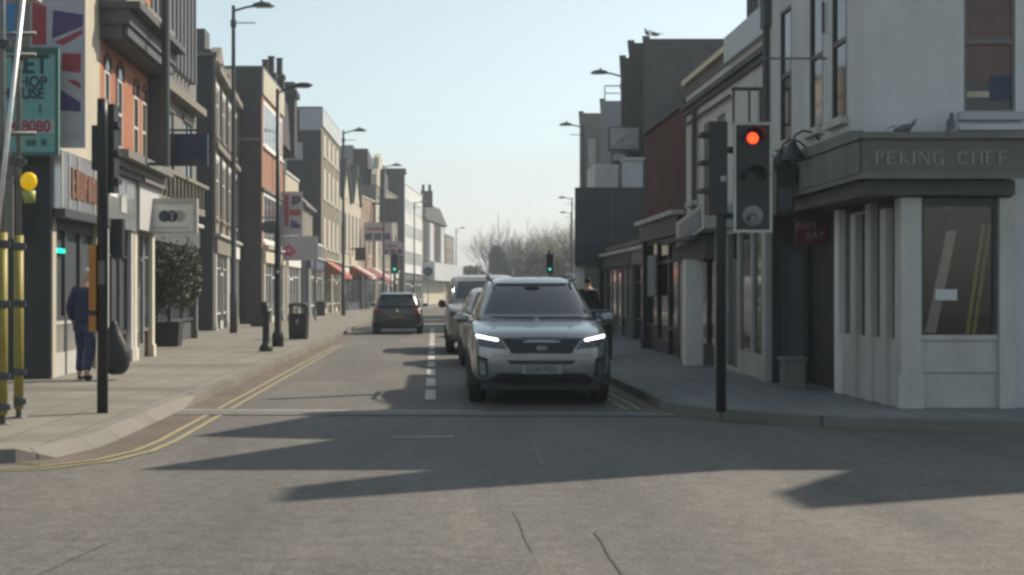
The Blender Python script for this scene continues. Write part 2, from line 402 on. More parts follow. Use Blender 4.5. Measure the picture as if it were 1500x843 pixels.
def shopfront(th, sg, u0, u1, zt, fh=.7, fm='shop_white', frm='dark_metal', pil='offwhite_paint', riser='black_paint', n=3, door=None, rh=.55, z0=.12, cornice='offwhite_paint', pane='glass_dark', proj=.16):
    """timber shopfront set in an opening; the opening in the wall is (u0+.25, u1-.25, z0, zt-fh)"""
    b = MB(); sbox(b, sg, u0, u1, .003, proj, zt - fh, zt); f = part(th, 'fascia', b, fm)
    b = MB(); sbox(b, sg, u0 - .04, u1 + .04, .003, proj + .12, zt + .003, zt + .1); part(th, 'cornice', b, cornice)
    for a, c in ((u0, u0 + .25), (u1 - .25, u1)):
        b = MB(); sbox(b, sg, a, c, .003, .1, z0, zt - fh - .003); sbox(b, sg, a - .02, c + .02, .101, .13, z0, z0 + .25); part(th, 'pilaster', b, pil)
    a0, a1 = u0 + .25, u1 - .25; st = (a1 - a0) / n
    for k in range(n):
        q0, q1 = a0 + k * st, a0 + (k + 1) * st; zz = zt - fh
        b = MB(); o0, o1 = (-.05, .02) if sg.A.y < 45 else (-.02, .03)
        if k == door:
            sbox(b, sg, q0, q0 + .09, o0, o1, z0, zz); sbox(b, sg, q1 - .09, q1, o0, o1, z0, zz); sbox(b, sg, q0 + .09, q1 - .09, o0, o1, z0, z0 + .3); sbox(b, sg, q0 + .09, q1 - .09, o0, o1, z0 + 2.0, z0 + 2.1); sbox(b, sg, q0 + .09, q1 - .09, o0, o1, zz - .07, zz)
            d = part(th, 'door', b, frm); g = MB(); sbox(g, sg, q0 + .05, q1 - .05, o0 + .01, o0 + .02, z0 + .2, zz - .03); part(d, 'pane', g, pane)
            h = MB(); h.tube(sg.p(q1 - .13, o1 + .05, z0 + .9), sg.p(q1 - .13, o1 + .05, z0 + 1.3), .015); part(d, 'handle', h, 'steel')
        else:
            sbox(b, sg, q0, q0 + .06, o0, o1, z0 + rh, zz); sbox(b, sg, q1 - .06, q1, o0, o1, z0 + rh, zz); sbox(b, sg, q0 + .06, q1 - .06, o0, o1, z0 + rh, z0 + rh + .07); sbox(b, sg, q0 + .06, q1 - .06, o0, o1, zz - .07, zz)
            sbox(b, sg, q0 + .06, q1 - .06, o0, o1 - .004, zz - .55, zz - .5)
            w = part(th, 'shop_window', b, frm); g = MB(); sbox(g, sg, q0 + .03, q1 - .03, o0 + .01, o0 + .02, z0 + rh, zz - .03); part(w, 'pane', g, pane)
            r = MB(); sbox(r, sg, q0 + .001, q1 - .001, -.14, -.05, z0, z0 + rh - .003); part(th, 'stall_riser', r, riser)
    return f
def shop_op(u0, u1, zt, fh=.7, z0=.0): return (u0 + .25, u1 - .25, z0, zt - fh)
# ------------------------------------------------------------------ ground, road, pavements
g = MB(); g.quad((-900, -60, 0), (900, -60, 0), (900, 1500, 0), (-900, 1500, 0)); struct('ground', g, 'dark_slate')
g = MB(); g.quad((-60, -40, .004), (60, -40, .004), (60, 320, .004), (-60, 320, .004)); struct('road', g, 'asphalt')
KL = [(-40, 12.3), (-4.0, 12.3), (-3.62, 12.42), (-3.36, 12.75), (-3.2, 13.4), (-3.15, 14.2), (-3.15, 16), (-3.15, 17.2), (-3.15, 18.1), (-3.15, 19.2), (-3.15, 40), (-3.15, 62), (-2.9, 70), (-2.15, 80), (-2.15, 95), (-2.7, 106), (-2.1, 118), (-1.7, 126), (-.4, 142), (1.8, 165), (5.8, 200), (10, 240)]
KR = [(60, 15.0), (9, 15.05), (6.2, 15.15), (5.2, 15.3), (4.4, 15.65), (3.8, 16.1), (3.3, 16.7), (3.0, 17.3), (2.88, 18), (2.84, 24), (2.9, 35), (3.6, 45), (5.2, 58), (5.9, 70), (6.6, 82), (7, 95), (8.4, 120), (12.4, 165), (17, 200), (22, 240)]
def offset(path, o):
    out = []
    for i, p in enumerate(path):
        a = Vector(path[max(i - 1, 0)]); b = Vector(path[min(i + 1, len(path) - 1)]); d = (b - a).normalized(); n = Vector((-d.y, d.x))
        out.append((p[0] + n.x * o, p[1] + n.y * o))
    return out
def strip(path, o0, o1, z):
    mb = MB(); a = offset(path, o0); b = offset(path, o1)
    for i in range(len(path) - 1):
        mb.quad((*a[i], z), (*a[i + 1], z), (*b[i + 1], z), (*b[i], z))
    return mb
def kerb(path, side):
    mb = strip(path, 0, .15 * side, .126)
    for i in range(len(path) - 1): mb.quad((*path[i], 0), (*path[i + 1], 0), (*path[i + 1], .126), (*path[i], .126))
    return mb
def poly(pts, z): return MB().add([(x, y, z) for x, y in pts], [tuple(range(len(pts)))])
KI = offset(KL, .14); KP = KL[:3] + KI[3:9] + KL[9:]
struct('pavement', poly(KP + [(-60, 240), (-60, 12.3)], .12), 'paving')
struct('pavement', poly(KR + [(60, 240)], .12), 'paving_grey')
struct('kerb', kerb(KL[:3], 1), 'kerb_stone'); struct('kerb', kerb(KL[9:], 1), 'kerb_stone')
rp = MB(); Q0 = KL[2:10]; Q1 = [KL[2]] + KI[3:9] + [KL[9]]
for i in range(7): rp.quad((*Q0[i], .126 if i == 0 else .014), (*Q0[i + 1], .126 if i == 6 else .014), (*Q1[i + 1], .1215), (*Q1[i], .1215))
for i in range(7): rp.quad((*Q0[i], 0), (*Q0[i + 1], 0), (*Q0[i + 1], .126 if i == 6 else .014), (*Q0[i], .126 if i == 0 else .014))
struct('dropped_kerb', rp, 'kerb_stone')
struct('kerb', kerb(KR, -1), 'kerb_stone')
# gutter of brown setts, double yellow lines, bands in the paving
struct('gutter_setts', strip(KL[2:12], -.40, -.004, .008), 'setts')
struct('gutter_setts', strip(KR[5:11], .002, .2, .008), 'setts')
for o in (.40, .56):
    struct('yellow_line', strip(KL[0:8], -o - .06, -o, .012), 'yellow_paint'); struct('yellow_line', strip(KL[8:11], -o - .055, -o, .012), 'yellow_paint')
    struct('yellow_line', strip(KR[8:11], o - .14, o - .09, .012), 'yellow_paint')
b = MB(); b.quad((-3.15, 17.25, .014), (2.9, 17.05, .014), (2.9, 17.55, .014), (-3.15, 17.95, .014)); struct('sett_strip', b, 'sett_strip')
b = MB(); b.quad((-3.15, 17.93, .015), (.6, 17.72, .015), (.6, 17.78, .015), (-3.15, 18.0, .015)); struct('worn_line', b, 'worn_white')
b = MB(); b.quad((-6.1, 19.9, .1235), (-3.4, 19.9, .1235), (-3.4, 20.7, .1235), (-6.1, 20.7, .1235)); struct('paving_band', b, 'band_stone')
b = MB(); b.quad((-8, 12.7, .1235), (-4.1, 12.7, .1235), (-3.9, 13.2, .1235), (-8, 13.2, .1235)); struct('paving_band', b, 'band_stone')
b = MB(); b.quad((-7, 26.4, .1235), (-3.3, 26.4, .1235), (-3.3, 27.3, .1235), (-7, 27.3, .1235)); struct('paving_band', b, 'band_stone')
for k in range(14):
    y = 19.7 + 2.9 * k; b = MB(); x = -.12; b.quad((x, y, .012), (x + .15, y, .012), (x + .15, y + 2, .012), (x, y + 2, .012)); struct('lane_dash', b, 'road_white')
b = MB(); b.quad((-.42, 14.55, .01), (.21, 14.6, .01), (.21, 14.68, .01), (-.42, 14.62, .01)); struct('worn_line', b, 'worn_white')
b = MB(); b.quad((.9, 12.2, .01), (.95, 12.2, .01), (1.0, 14.3, .01), (.97, 14.3, .01)); struct('worn_line', b, 'sett_strip')
def crack(pts, w):
    mb = MB()
    for (x0, y0), (x1, y1) in zip(pts, pts[1:]): mb.quad((x0 - w, y0, .009), (x0 + w, y0, .009), (x1 + w, y1, .009), (x1 - w, y1, .009))
    struct('road_crack', mb, 'tar')
crack([(.98, 7.2), (.985, 7.6), (.98, 8.0), (.995, 8.5), (.985, 8.8)], .006)
crack([(.56, 8.1), (.545, 8.6), (.55, 9.2), (.53, 9.6)], .003)
crack([(-2.08, 7.4), (-2.0, 7.9), (-1.9, 8.5)], .003)
for x0, x1, y0, y1 in ((.4, 2.6, 18.1, 24.5), (-2.2, -1.1, 24, 31), (-.9, .6, 3, 8.0)):
    b = MB(); b.quad((x0, y0, .0065), (x1, y0 + .05, .0065), (x1 - .03, y1, .0065), (x0 + .04, y1 - .04, .0065)); struct('road_patch', b, 'asphalt_patch')
# ------------------------------------------------------------------ left side of the street
# house with the cream upper floor and the black pier facing the junction
p = [(-6.05, 22.7), (-6.05, 26.0), (-14, 26.0), (-14, 22.7)]
th, sg = building('corner_house', 'narrow cream house with a black ground floor end wall behind the scaffolding', 'house', p, 8.6, 'cream_render', {0: [shop_op(.05, 3.28, 2.75, .0), (.45, .95, 4.3, 6.3)]}, {3: 'stone'}, coping='stone_grey')
b = MB(); sbox(b, sg[3], sg[3].L - .5, sg[3].L + .02, .004, .12, .12, 3.72); sbox(b, sg[3], sg[3].L - 3.2, sg[3].L - .504, .004, .05, .12, 3.3); part(th, 'black_pier', b, 'black_cladding')
window(th, sg[0], (.45, .95, 4.3, 6.3), 'offwhite_paint', 'curtain', None, 'cream_render')
# the steel fascia and grey glazing of its shop
b = MB(); sbox(b, sg[0], .0, 3.3, .003, .15, 2.82, 3.75); f = part(th, 'fascia', b, 'steel')
b = MB(); sbox(b, sg[0], .0, 3.3, .003, .22, 2.68, 2.817); part(f, 'fascia_trim', b, 'dark_metal')
for u in (.02, .48, 1.1, 2.2, 3.1):
    b = MB(); sbox(b, sg[0], u, u + .05, .153, .165, 2.84, 3.73); part(f, 'fascia_joint', b, 'shop_white')
rr = random.Random(4); b = MB(); q = .62; zb_ = 3.02
for k in range(8):
    w = rr.uniform(.2, .3); h = .5 - .012 * k
    sbox(b, sg[0], q, q + .1, .152, .18, zb_, zb_ + h)
    if k % 3: sbox(b, sg[0], q + w - .09, q + w, .152, .18, zb_, zb_ + h)
    sbox(b, sg[0], q + .1, q + w - (.09 if k % 3 else .02), .152, .179, *((zb_ + h - .1, zb_ + h - .01) if k % 2 else (zb_ + .01, zb_ + .1)))
    if k % 3 == 0: sbox(b, sg[0], q + .1, q + w - .04, .152, .178, zb_ + .22, zb_ + .3)
    q += w + .05
part(f, 'lettering', b, 'gold_letter')
for k, (u0, u1) in enumerate(((.3, 1.1), (1.1, 2.1), (2.1, 3.0))):
    b = MB(); sbox(b, sg[0], u0, u0 + .07, -.13, -.05, .12, 2.68); sbox(b, sg[0], u1 - .07, u1, -.13, -.05, .12, 2.68); sbox(b, sg[0], u0 + .07, u1 - .07, -.13, -.05, 2.5, 2.68); sbox(b, sg[0], u0 + .07, u1 - .07, -.12, -.06, 1.02, 1.1)
    w = part(th, 'shop_window', b, 'dark_metal'); b = MB(); sbox(b, sg[0], u0 + .03, u1 - .03, -.115, -.105, 1.0, 2.6); part(w, 'pane', b, 'glass_sky')
    b = MB()
    for j in range(6): q = u0 + .1 + (u1 - u0 - .2) * j / 5; sbox(b, sg[0], q - .02, q + .02, -.11, -.07, .5, 1.0)
    sbox(b, sg[0], u0 + .07, u1 - .07, -.12, -.06, .96, 1.017); sbox(b, sg[0], u0 + .07, u1 - .07, -.14, -.12, .12, 1.0); sbox(b, sg[0], u0 + .07, u1 - .07, -.118, -.05, .12, .5)
    part(th, 'stall_riser', b, 'offwhite_paint')
b = MB(); sbox(b, sg[0], .32, 1.0, -.06, -.04, 2.13, 2.2); part(th, 'neon_strip', b, 'green_light')  # glowing strip added for a green light's reflection in the shop window
# orange brick house with arched windows and a deep cornice
p = [(-6.05, 26.0), (-6.1, 30.9), (-14, 30.9), (-14, 26.0)]
aw = [(.4, .85, 4.25, 5.6), (1.5, 2.0, 4.25, 5.6), (3.1, 3.6, 4.2, 5.5), (3.98, 4.45, 4.2, 5.5)]
up = [(.6, 1.2, 7.4, 8.7), (2.1, 2.7, 7.4, 8.7), (3.7, 4.3, 7.4, 8.7)]
th, sg = building('brick_house', 'orange brick house with arched windows and a deep dark cornice over two shops', 'house', p, 9.6, 'brick_orange', {0: aw + up + [shop_op(.05, 2.6, 3.55, .9), shop_op(2.7, 4.85, 3.55, .9)]}, {3: 'stone'}, coping='stone')
for o in aw: window(th, sg[0], o, 'offwhite_paint', 'glass_dark', 'sash', 'cream_paint', arch='brick_red')
for o in up: window(th, sg[0], o, 'stone', 'glass_dark', 'sash', 'stone')
b = MB(); sbox(b, sg[0], -.05, sg[0].L + .05, .003, .55, 6.35, 6.62); sbox(b, sg[0], .0, sg[0].L, .003, .4, 6.1, 6.347); sbox(b, sg[0], -.1, sg[0].L + .1, .003, .75, 6.623, 6.75)
part(th, 'cornice', b, 'dark_slate')
b = MB(); sbox(b, sg[0], -.1, sg[0].L + .1, .003, .5, 6.753, 7.1); part(th, 'upper_band', b, 'stone')
b = MB()
sbox(b, sg[0], .05, 4.85, .404, .5, 6.16, 6.345)
part(th, 'cornice_band', b, 'dark_slate')
b = MB(); b.tube(sg[0].p(2.0, .84, 3.95), sg[0].p(2.0, .84, 10.2), .08, n=14); b.box(-6.05, -5.2, 27.95, 28.05, 3.96, 4.02); b.box(-6.05, -5.2, 27.95, 28.05, 9.3, 9.36); part(th, 'drainpipe', b, 'dark_metal')
b = MB(); sbox(b, sg[0], 4.62, 4.9, .003, .3, 3.9, 6.1); part(th, 'corner_pilaster', b, 'dark_slate')
f = shopfront(th, sg[0], .05, 2.6, 3.7, 1.0, 'steel', 'dark_metal', 'shop_white', 'offwhite_paint', 3, pane='glass_sky', proj=.15, cornice='dark_slate')
for q, h in ((1.05, .3), (1.22, .34), (1.4, .36)): b = MB(); sbox(b, sg[0], q, q + .09, .152, .18, 3.0, 3.0 + h); part(f, 'letter_bar', b, 'white_paint')
b = MB(); sbox(b, sg[0], .1, .75, .151, .165, 3.25, 3.68); part(f, 'white_panel', b, 'white_paint')
f = shopfront(th, sg[0], 2.7, 4.85, 3.7, .95, 'shop_white', 'grey_metal', 'cream_paint', 'stone', 3, door=1, pane='glass_sky', proj=.2, cornice='stone_grey')
b = MB(); sbox(b, sg[0], .1, 4.85, .33, .5, 3.95, 4.1); sbox(b, sg[0], .1, 4.85, .003, .33, 3.81, 3.95); part(th, 'shop_ledge', b, 'stone_grey')
# tall office with vertical fins over grey stone
p = [(-7.15, 31.2), (-7.15, 43.2), (-18, 43.2), (-18, 31.2)]
so_ = ops_row(12, 4, 1.5, 4.3, 6.4); fo = [(.6, 11.4, 7.7, 10.4)]
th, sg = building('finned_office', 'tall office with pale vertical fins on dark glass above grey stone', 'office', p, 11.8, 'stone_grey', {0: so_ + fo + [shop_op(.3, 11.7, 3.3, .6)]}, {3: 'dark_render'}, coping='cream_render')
for o in so_: window(th, sg[0], o, 'dark_metal', 'glass_dark', 2, 'stone_grey', lintel='stone')
w = window(th, sg[0], fo[0], 'dark_metal', 'glass_dark', None)
for k in range(18):
    b = MB(); u = .75 + k * .58; sbox(b, sg[0], u, u + .12, -.06, .22, 7.55, 10.5); part(th, 'fin', b, 'grey_render')
b = MB(); sbox(b, sg[0], -.02, 12.02, .003, .15, 10.55, 11.79); part(th, 'parapet_band', b, 'cream_render')
b = MB(); sbox(b, sg[0], .2, 11.8, .003, .35, 6.75, 6.95); sbox(b, sg[0], .2, 11.8, .003, .3, 3.75, 3.95); part(th, 'string_course', b, 'stone')
b = MB()
for k in range(19): sbox(b, sg[0], .5 + k * .58, .58 + k * .58, .3, .38, 3.953, 4.55)
sbox(b, sg[0], .2, 11.8, .28, .42, 4.553, 4.65); part(th, 'balustrade', b, 'stone')
shopfront(th, sg[0], .3, 11.7, 3.4, .6, 'dark_slate', 'dark_metal', 'stone_grey', 'dark_slate', 6, door=3)
# ornate stone house whose black end wall faces the junction
p = [(-7.85, 51.0), (-8.5, 61.9), (-18, 61.9), (-18, 51.0)]
L_ = 10.9
o1 = ops_row(L_, 4, 1.3, 4.2, 6.3); o2 = ops_row(L_, 4, 1.2, 7.2, 8.9)
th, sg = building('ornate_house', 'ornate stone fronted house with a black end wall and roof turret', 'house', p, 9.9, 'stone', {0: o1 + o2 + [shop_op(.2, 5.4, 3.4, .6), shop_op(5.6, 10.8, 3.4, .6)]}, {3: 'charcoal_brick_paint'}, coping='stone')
for o in o1 + o2: window(th, sg[0], o, 'white_paint', 'glass_dark', 'cross', 'stone', lintel='white_render')
for k in range(5):
    b = MB(); u = .05 + k * 2.68; sbox(b, sg[0], u, u + .16, .003, .1, 3.6, 9.9); sbox(b, sg[0], u - .05, u + .2, .003, .14, 9.903, 10.05); part(th, 'buttress', b, 'stone')
b = MB(); sbox(b, sg[0], 0, 10.9, .003, .2, 6.65, 6.85); sbox(b, sg[0], 0, 10.9, .003, .28, 9.35, 9.6); part(th, 'string_course', b, 'stone')
for k in range(2):
    b = MB(); c = 2.9 + 5.2 * k; P_ = sg[0].p
    b.add([P_(c - 1.6, .06, 9.9), P_(c + 1.6, .06, 9.9), P_(c, .06, 10.7), P_(c - 1.6, -.3, 9.9), P_(c + 1.6, -.3, 9.9), P_(c, -.3, 10.7)], [(0, 1, 2), (3, 5, 4), (0, 2, 5, 3), (1, 4, 5, 2)]); part(th, 'gable', b, 'stone')
shopfront(th, sg[0], .2, 5.4, 3.5, .6, 'stone', 'offwhite_paint', 'white_paint', 'dark_slate', 4, door=2); shopfront(th, sg[0], 5.6, 10.8, 3.5, .6, 'white_paint', 'offwhite_paint', 'white_paint', 'cream_paint', 4, door=1)
b = MB(); b.box(-10.4, -7.95, 51.3, 52.6, 9.9, 10.2); b.box(-10.3, -8.2, 51.4, 52.5, 10.2, 10.95); part(th, 'roof_turret', b, 'dark_slate')
# sixties block with orange panels
p = [(-7.45, 62.2), (-7.4, 70.4), (-20, 70.4), (-20, 62.2)]
m1 = [(.5, 7.7, 7.9, 9.9)]; m2 = [(.5, 7.7, 3.7, 5.9)]
th, sg = building('panel_block', 'flat roofed sixties block with orange panels between white window bands', 'block', p, 11.2, 'orange_panel', {0: m1 + m2 + [shop_op(.2, 8, 3.3, .6)]}, {3: 'brick_dark'}, coping='roof_lead')
for o in m1 + m2: window(th, sg[0], o, 'white_paint', 'glass_sky', 5, 'white_paint', fb=.16, depth=.08)
b = MB(); sbox(b, sg[0], 0, sg[0].L, .003, .08, 10.1, 11.19); part(th, 'parapet_band', b, 'cream_render')
b = MB(); sbox(b, sg[0], 3.9, 3.98, .003, .02, 5.9, 7.8); sbox(b, sg[0], 0, 8.2, .003, .12, 5.95, 6.05); part(th, 'panel_joint', b, 'stone_grey')
b = MB(); sbox(b, sg[3], 7.5, sg[3].L - .1, .003, .12, 8.05, 8.2); part(th, 'ledge', b, 'stone_grey')
b = MB(); b.box(-10, -8.3, 62.1, 62.18, 5.2, 7.2); part(th, 'wall_stain', b, 'dark_render')
shopfront(th, sg[0], .2, 8, 3.4, .6, 'cream_paint', 'offwhite_paint', 'white_paint', 'dark_slate', 5, door=2, pane='glass_sky')
# chimney stacks seen over the sixties block
b_ = building('chimneyed_house', 'dark brick house with tall chimney stacks behind the sixties block', 'house', [(-9.6, 71), (-9.6, 77), (-20, 77), (-20, 71)], 10.6, 'brick_dark')[0]
c = MB(); c.prism([(-11, 9), (-7.6, 9), (-7.75, 11.4), (-8.3, 12.3), (-11, 12.3)], 'y', 71.6, 76.2); part(b_, 'gable_stack', c, 'brick_dark')
for x, y, zt, w in ((-7.77, 72.2, 13.2, .45), (-7.63, 73.6, 13.6, .45), (-7.4, 75.4, 13.8, .45)):
    c = MB(); c.box(x - .95, x - .45, y - .3, y + .3, 11.0, zt - .9); c.box(x - 1.0, x - .4, y - .35, y + .35, zt - 1.1, zt - .897); k = part(b_, 'chimney', c, 'brick_dark')
    q = MB(); q.lathe([(.2, 0), (.17, .2), (.16, .8), (.2, .9)], (x - .7, y, zt - .9)); part(k, 'chimney_pot', q, 'roof_tile')
c = MB(); c.box(-9.2, -7.65, 79, 80.4, 9, 13.1); c.box(-9.35, -7.5, 78.8, 80.6, 12.3, 12.6); k = solo('chimney_stack', 'broad dark chimney stack left of the black tall house', 'chimney', c, 'brick_dark', (-9.5, 79.7, 9))
b_ = building('low_shop', 'low dark house under the broad chimney stack', 'house', [(-8.4, 77.3), (-8.4, 82), (-20, 82), (-20, 77.3)], 9.2, 'brick_dark')[0]
# low cream shop with a rounded parapet, then a single storey row
p = [(-7.3, 70.6), (-7.25, 77.0), (-9.4, 77), (-9.4, 70.6)]
th, sg = building('cream_shop', 'low cream shop with a stepped parapet between two tall blocks', 'shop', p, 7.4, 'cream_render', {0: [(.6, 2.2, 4, 5.4), (3.6, 5.4, 4, 5.4), shop_op(.2, 6.2, 3.2, .5)]}, coping='white_render')
for o in ((.6, 2.2, 4, 5.4), (3.6, 5.4, 4, 5.4)): window(th, sg[0], o, 'white_paint', 'glass_dark', 'cross', 'white_paint')
b = MB(); sbox(b, sg[0], 0, 6.4, .003, .12, 6.2, 6.35); part(th, 'string_course', b, 'stone_grey')
shopfront(th, sg[0], .2, 6.2, 3.3, .5, 'white_paint', 'white_paint', 'white_paint', 'dark_slate', 4, door=1)
p = [(-7.2, 82.2), (-7.15, 91.9), (-12, 91.9), (-12, 82.2)]
th, sg = building('blue_shop', 'single storey slate blue shop against the tall black end wall', 'shop', p, 4.4, 'blue_shop', {0: [shop_op(.2, 9.4, 3.4, .6)]}, {3: 'blue_shop'}, coping='white_paint')
shopfront(th, sg[0], .2, 9.4, 3.5, .6, 'blue_shop', 'white_paint', 'white_paint', 'blue_shop', 5, door=2)
b = MB(); sbox(b, sg[3], 2.6, 4.7, .003, .08, .12, 3.3); part(th, 'side_panel', b, 'grey_render')
# small gabled house behind the flag board
th = thing('gabled_cottage', 'small cream gabled cottage behind the flag board', 'house', (-9, 79.5, 0)); sgc = Seg((-9.6, 84), (-7.6, 84))
# tall house with the black end wall
p = [(-7.2, 92.0), (-6.95, 106.0), (-19, 106), (-19, 92)]
ow = [(u, u + .9, z, z + h) for u in (2.0, 5.2, 8.4, 11.6) for z, h in ((4.4, 2.0), (7.6, 2.0), (10.4, 1.4))]
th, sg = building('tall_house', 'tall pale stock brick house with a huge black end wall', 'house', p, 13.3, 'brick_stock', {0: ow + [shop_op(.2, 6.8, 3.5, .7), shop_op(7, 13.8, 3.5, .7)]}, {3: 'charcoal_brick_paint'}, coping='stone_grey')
for o in ow: window(th, sg[0], o, 'white_paint', 'blind', 'sash', 'white_paint')
b = MB(); sbox(b, sg[0], 0, 14, .003, .1, 12.2, 13.29); sbox(b, sg[3], sg[3].L - 1.4, sg[3].L, .003, .1, 11.9, 13.29); part(th, 'parapet_band', b, 'pale_render')
b = MB(); sbox(b, sg[3], 8.3, 10.6, .003, .08, 10.0, 11.1); part(th, 'wall_panel', b, 'pale_render')
shopfront(th, sg[0], .2, 6.8, 3.6, .7, 'brown_sign', 'cream_paint', 'cream_paint', 'brown_sign', 4, door=1); shopfront(th, sg[0], 7, 13.8, 3.6, .7, 'dark_slate', 'cream_paint', 'cream_paint', 'brown_sign', 4, door=2)
bpy.data.objects.remove(bpy.data.objects['gabled_cottage'])
th = thing('gabled_cottage', 'small cream gabled cottage behind the flag board', 'house', (-8.6, 83, 4.4))
b = MB(); b.add([(-9.9, 83, 4.4), (-7.6, 83, 4.4), (-7.6, 83, 6.6), (-8.7, 83, 7.6), (-9.9, 83, 6.6), (-9.9, 90, 4.4), (-7.6, 90, 4.4), (-7.6, 90, 6.6), (-8.7, 90, 7.6), (-9.9, 90, 6.6)],
    [(0, 1, 2, 3, 4), (5, 9, 8, 7, 6), (1, 6, 7, 2), (0, 4, 9, 5)]); part(th, 'wall', b, 'stone')
b = MB(); b.prism([(-7.35, 6.5), (-8.7, 7.7), (-10.1, 6.5), (-10.1, 6.65), (-8.7, 7.9), (-7.35, 6.65)], 'y', 82.8, 90.2); part(th, 'roof', b, 'stone_grey')
b = MB(); b.box(-8.5, -8.0, 82.95, 83.05, 4.6, 6.3); part(th, 'window', b, 'glass_dark')

# ---- beyond: gabled cream pair, grey flank, terrace, banded block, end house
p = [(-6.95, 106.2), (-5.95, 118), (-14, 118), (-14, 106.2)]
wd = ops_row(11.8, 6, .7, 4.6, 7.6)
th, sg = building('gabled_house', 'cream house with two pointed slate gables', 'house', p, 8.6, 'cream_render', {0: wd + [shop_op(.2, 11.6, 3.4, .6)]}, coping=None)
for o in wd: window(th, sg[0], o, 'offwhite_paint', 'glass_dark', None, 'cream_render')
for k in range(2):
    b = MB(); c = 3.1 + 5.6 * k; P_ = sg[0].p
    b.add([P_(c - 2.4, .03, 8.6), P_(c + 2.4, .03, 8.6), P_(c, .03, 11.6), P_(c - 2.4, -5, 8.6), P_(c + 2.4, -5, 8.6), P_(c, -5, 11.6)], [(0, 1, 2), (3, 5, 4)]); part(th, 'gable', b, 'cream_render')
    b = MB(); b.add([P_(c - 2.6, .2, 8.45), P_(c, .2, 11.75), P_(c + 2.6, .2, 8.45), P_(c - 2.6, -5.2, 8.45), P_(c, -5.2, 11.75), P_(c + 2.6, -5.2, 8.45), P_(c - 2.3, .2, 8.45), P_(c, .2, 11.4), P_(c + 2.3, .2, 8.45)],
        [(0, 1, 4, 3), (1, 2, 5, 4), (0, 6, 7, 1), (1, 7, 8, 2)]); part(th, 'roof', b, 'dark_slate')
shopfront(th, sg[0], .2, 11.6, 3.5, .6, 'white_paint', 'dark_metal', 'navy_panel', 'navy_panel', 6, door=2)
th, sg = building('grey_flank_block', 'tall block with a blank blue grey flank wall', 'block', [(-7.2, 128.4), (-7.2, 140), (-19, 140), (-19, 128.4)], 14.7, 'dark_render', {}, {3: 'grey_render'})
b = MB(); b.box(-7.19, -5.9, 128.5, 139, 9.5, 14.4); b.box(-5.9, -4.4, 129, 139, 10, 12.6); part(th, 'stair_tower', b, 'dark_render')
p = [(-5.93, 118.2), (-5.1, 126.4), (-14, 126.4), (-14, 118.2)]
wd = ops_row(8, 3, .9, 4.6, 6.6)
th, sg = building('buff_brick_house', 'buff brick house beside the two slate gables', 'house', p, 9.4, 'brick_buff', {0: wd + [shop_op(.2, 7.9, 3.4, .6)]}, coping='cream_render')
for o in wd: window(th, sg[0], o, 'cream_paint', 'glass_dark', 'sash', 'cream_paint', lintel='cream_paint')
b = MB(); sbox(b, sg[0], 6.6, 8.2, .003, .25, 3.6, 9.39); part(th, 'end_bay', b, 'cream_render')
shopfront(th, sg[0], .2, 7.9, 3.5, .6, 'cream_paint', 'grey_metal', 'cream_paint', 'stone_grey', 4, door=2)
p = [(-5.05, 126.6), (-3.55, 142.0), (-14, 142), (-14, 126.6)]
wd = ops_row(15.4, 5, 1.0, 4.8, 7.2) + ops_row(15.4, 5, 1.0, 8.3, 10.2)
th, sg = building('curved_gable_house', 'pale stone house with a tall gable beside the dark tower', 'house', p, 10.9, 'stone', {0: wd + [shop_op(.2, 7.5, 3.4, .6), shop_op(7.7, 15.2, 3.4, .6)]}, coping='stone')
for o in wd: window(th, sg[0], o, 'offwhite_paint', 'glass_dark', 'sash', 'stone')
b = MB(); P_ = sg[0].p
out = [(0, 10.9), (5.2, 10.9), (4.9, 12.0), (4.0, 12.6), (3.6, 13.6), (2.6, 14.0), (1.6, 13.6), (1.2, 12.6), (.3, 12.0)]
n = len(out); b.add([P_(u, .03, z) for u, z in out] + [P_(u, -.5, z) for u, z in out], [tuple(range(n)), tuple(range(n, 2 * n))[::-1]] + [(i, n + i, n + (i + 1) % n, (i + 1) % n) for i in range(n)]); part(th, 'gable', b, 'cream_render')
shopfront(th, sg[0], .2, 7.5, 3.5, .6, 'awning_red', 'offwhite_paint', 'offwhite_paint', 'stone_grey', 4, door=2); shopfront(th, sg[0], 7.7, 15.2, 3.5, .6, 'shop_white', 'offwhite_paint', 'offwhite_paint', 'stone_grey', 4, door=1)
c = MB(); c.box(-4.9, -2.9, 142.2, 146, 0, 13.5); c.box(-5.05, -2.75, 142.05, 146.15, 13.5, 13.8); solo('stair_tower', 'dark square brick tower left of the white banded block', 'tower', c, 'dark_slate', (-3.9, 144, 0))
p = [(-3.3, 143), (-1.3, 165.0), (-12, 165), (-12, 143)]
th, sg = building('banded_block', 'white modern block with horizontal bands of windows', 'block', p, 12.6, 'white_render', {0: [(.4, 21.4, z, z + 1.5) for z in (4.4, 7.2, 9.8)] + [shop_op(.2, 21.8, 3.4, .6)]}, {3: 'grey_render'}, coping='white_render')
for z in (4.4, 7.2, 9.8): window(th, sg[0], (.4, 21.4, z, z + 1.5), 'white_paint', 'glass_pale', 9, None, depth=.08)
shopfront(th, sg[0], .2, 21.8, 3.5, .6, 'dark_slate', 'white_paint', 'white_paint', 'stone_grey', 9, door=4)
p = [(-1.25, 165.2), (1.45, 186.0), (-10, 186), (-10, 165.2)]
wd = ops_row(20.9, 4, 1.3, 5.4, 9.0)
th, sg = building('end_house', 'dark roofed brick house closing the left row with chimney pots', 'house', p, 10.2, 'brick_buff', {0: wd}, {3: 'brick_dark'}, roof=False)
for o in wd: window(th, sg[0], o, 'white_paint', 'glass_dark', 'cross', 'white_paint')
b = MB(); P_ = sg[0].p; L_ = sg[0].L
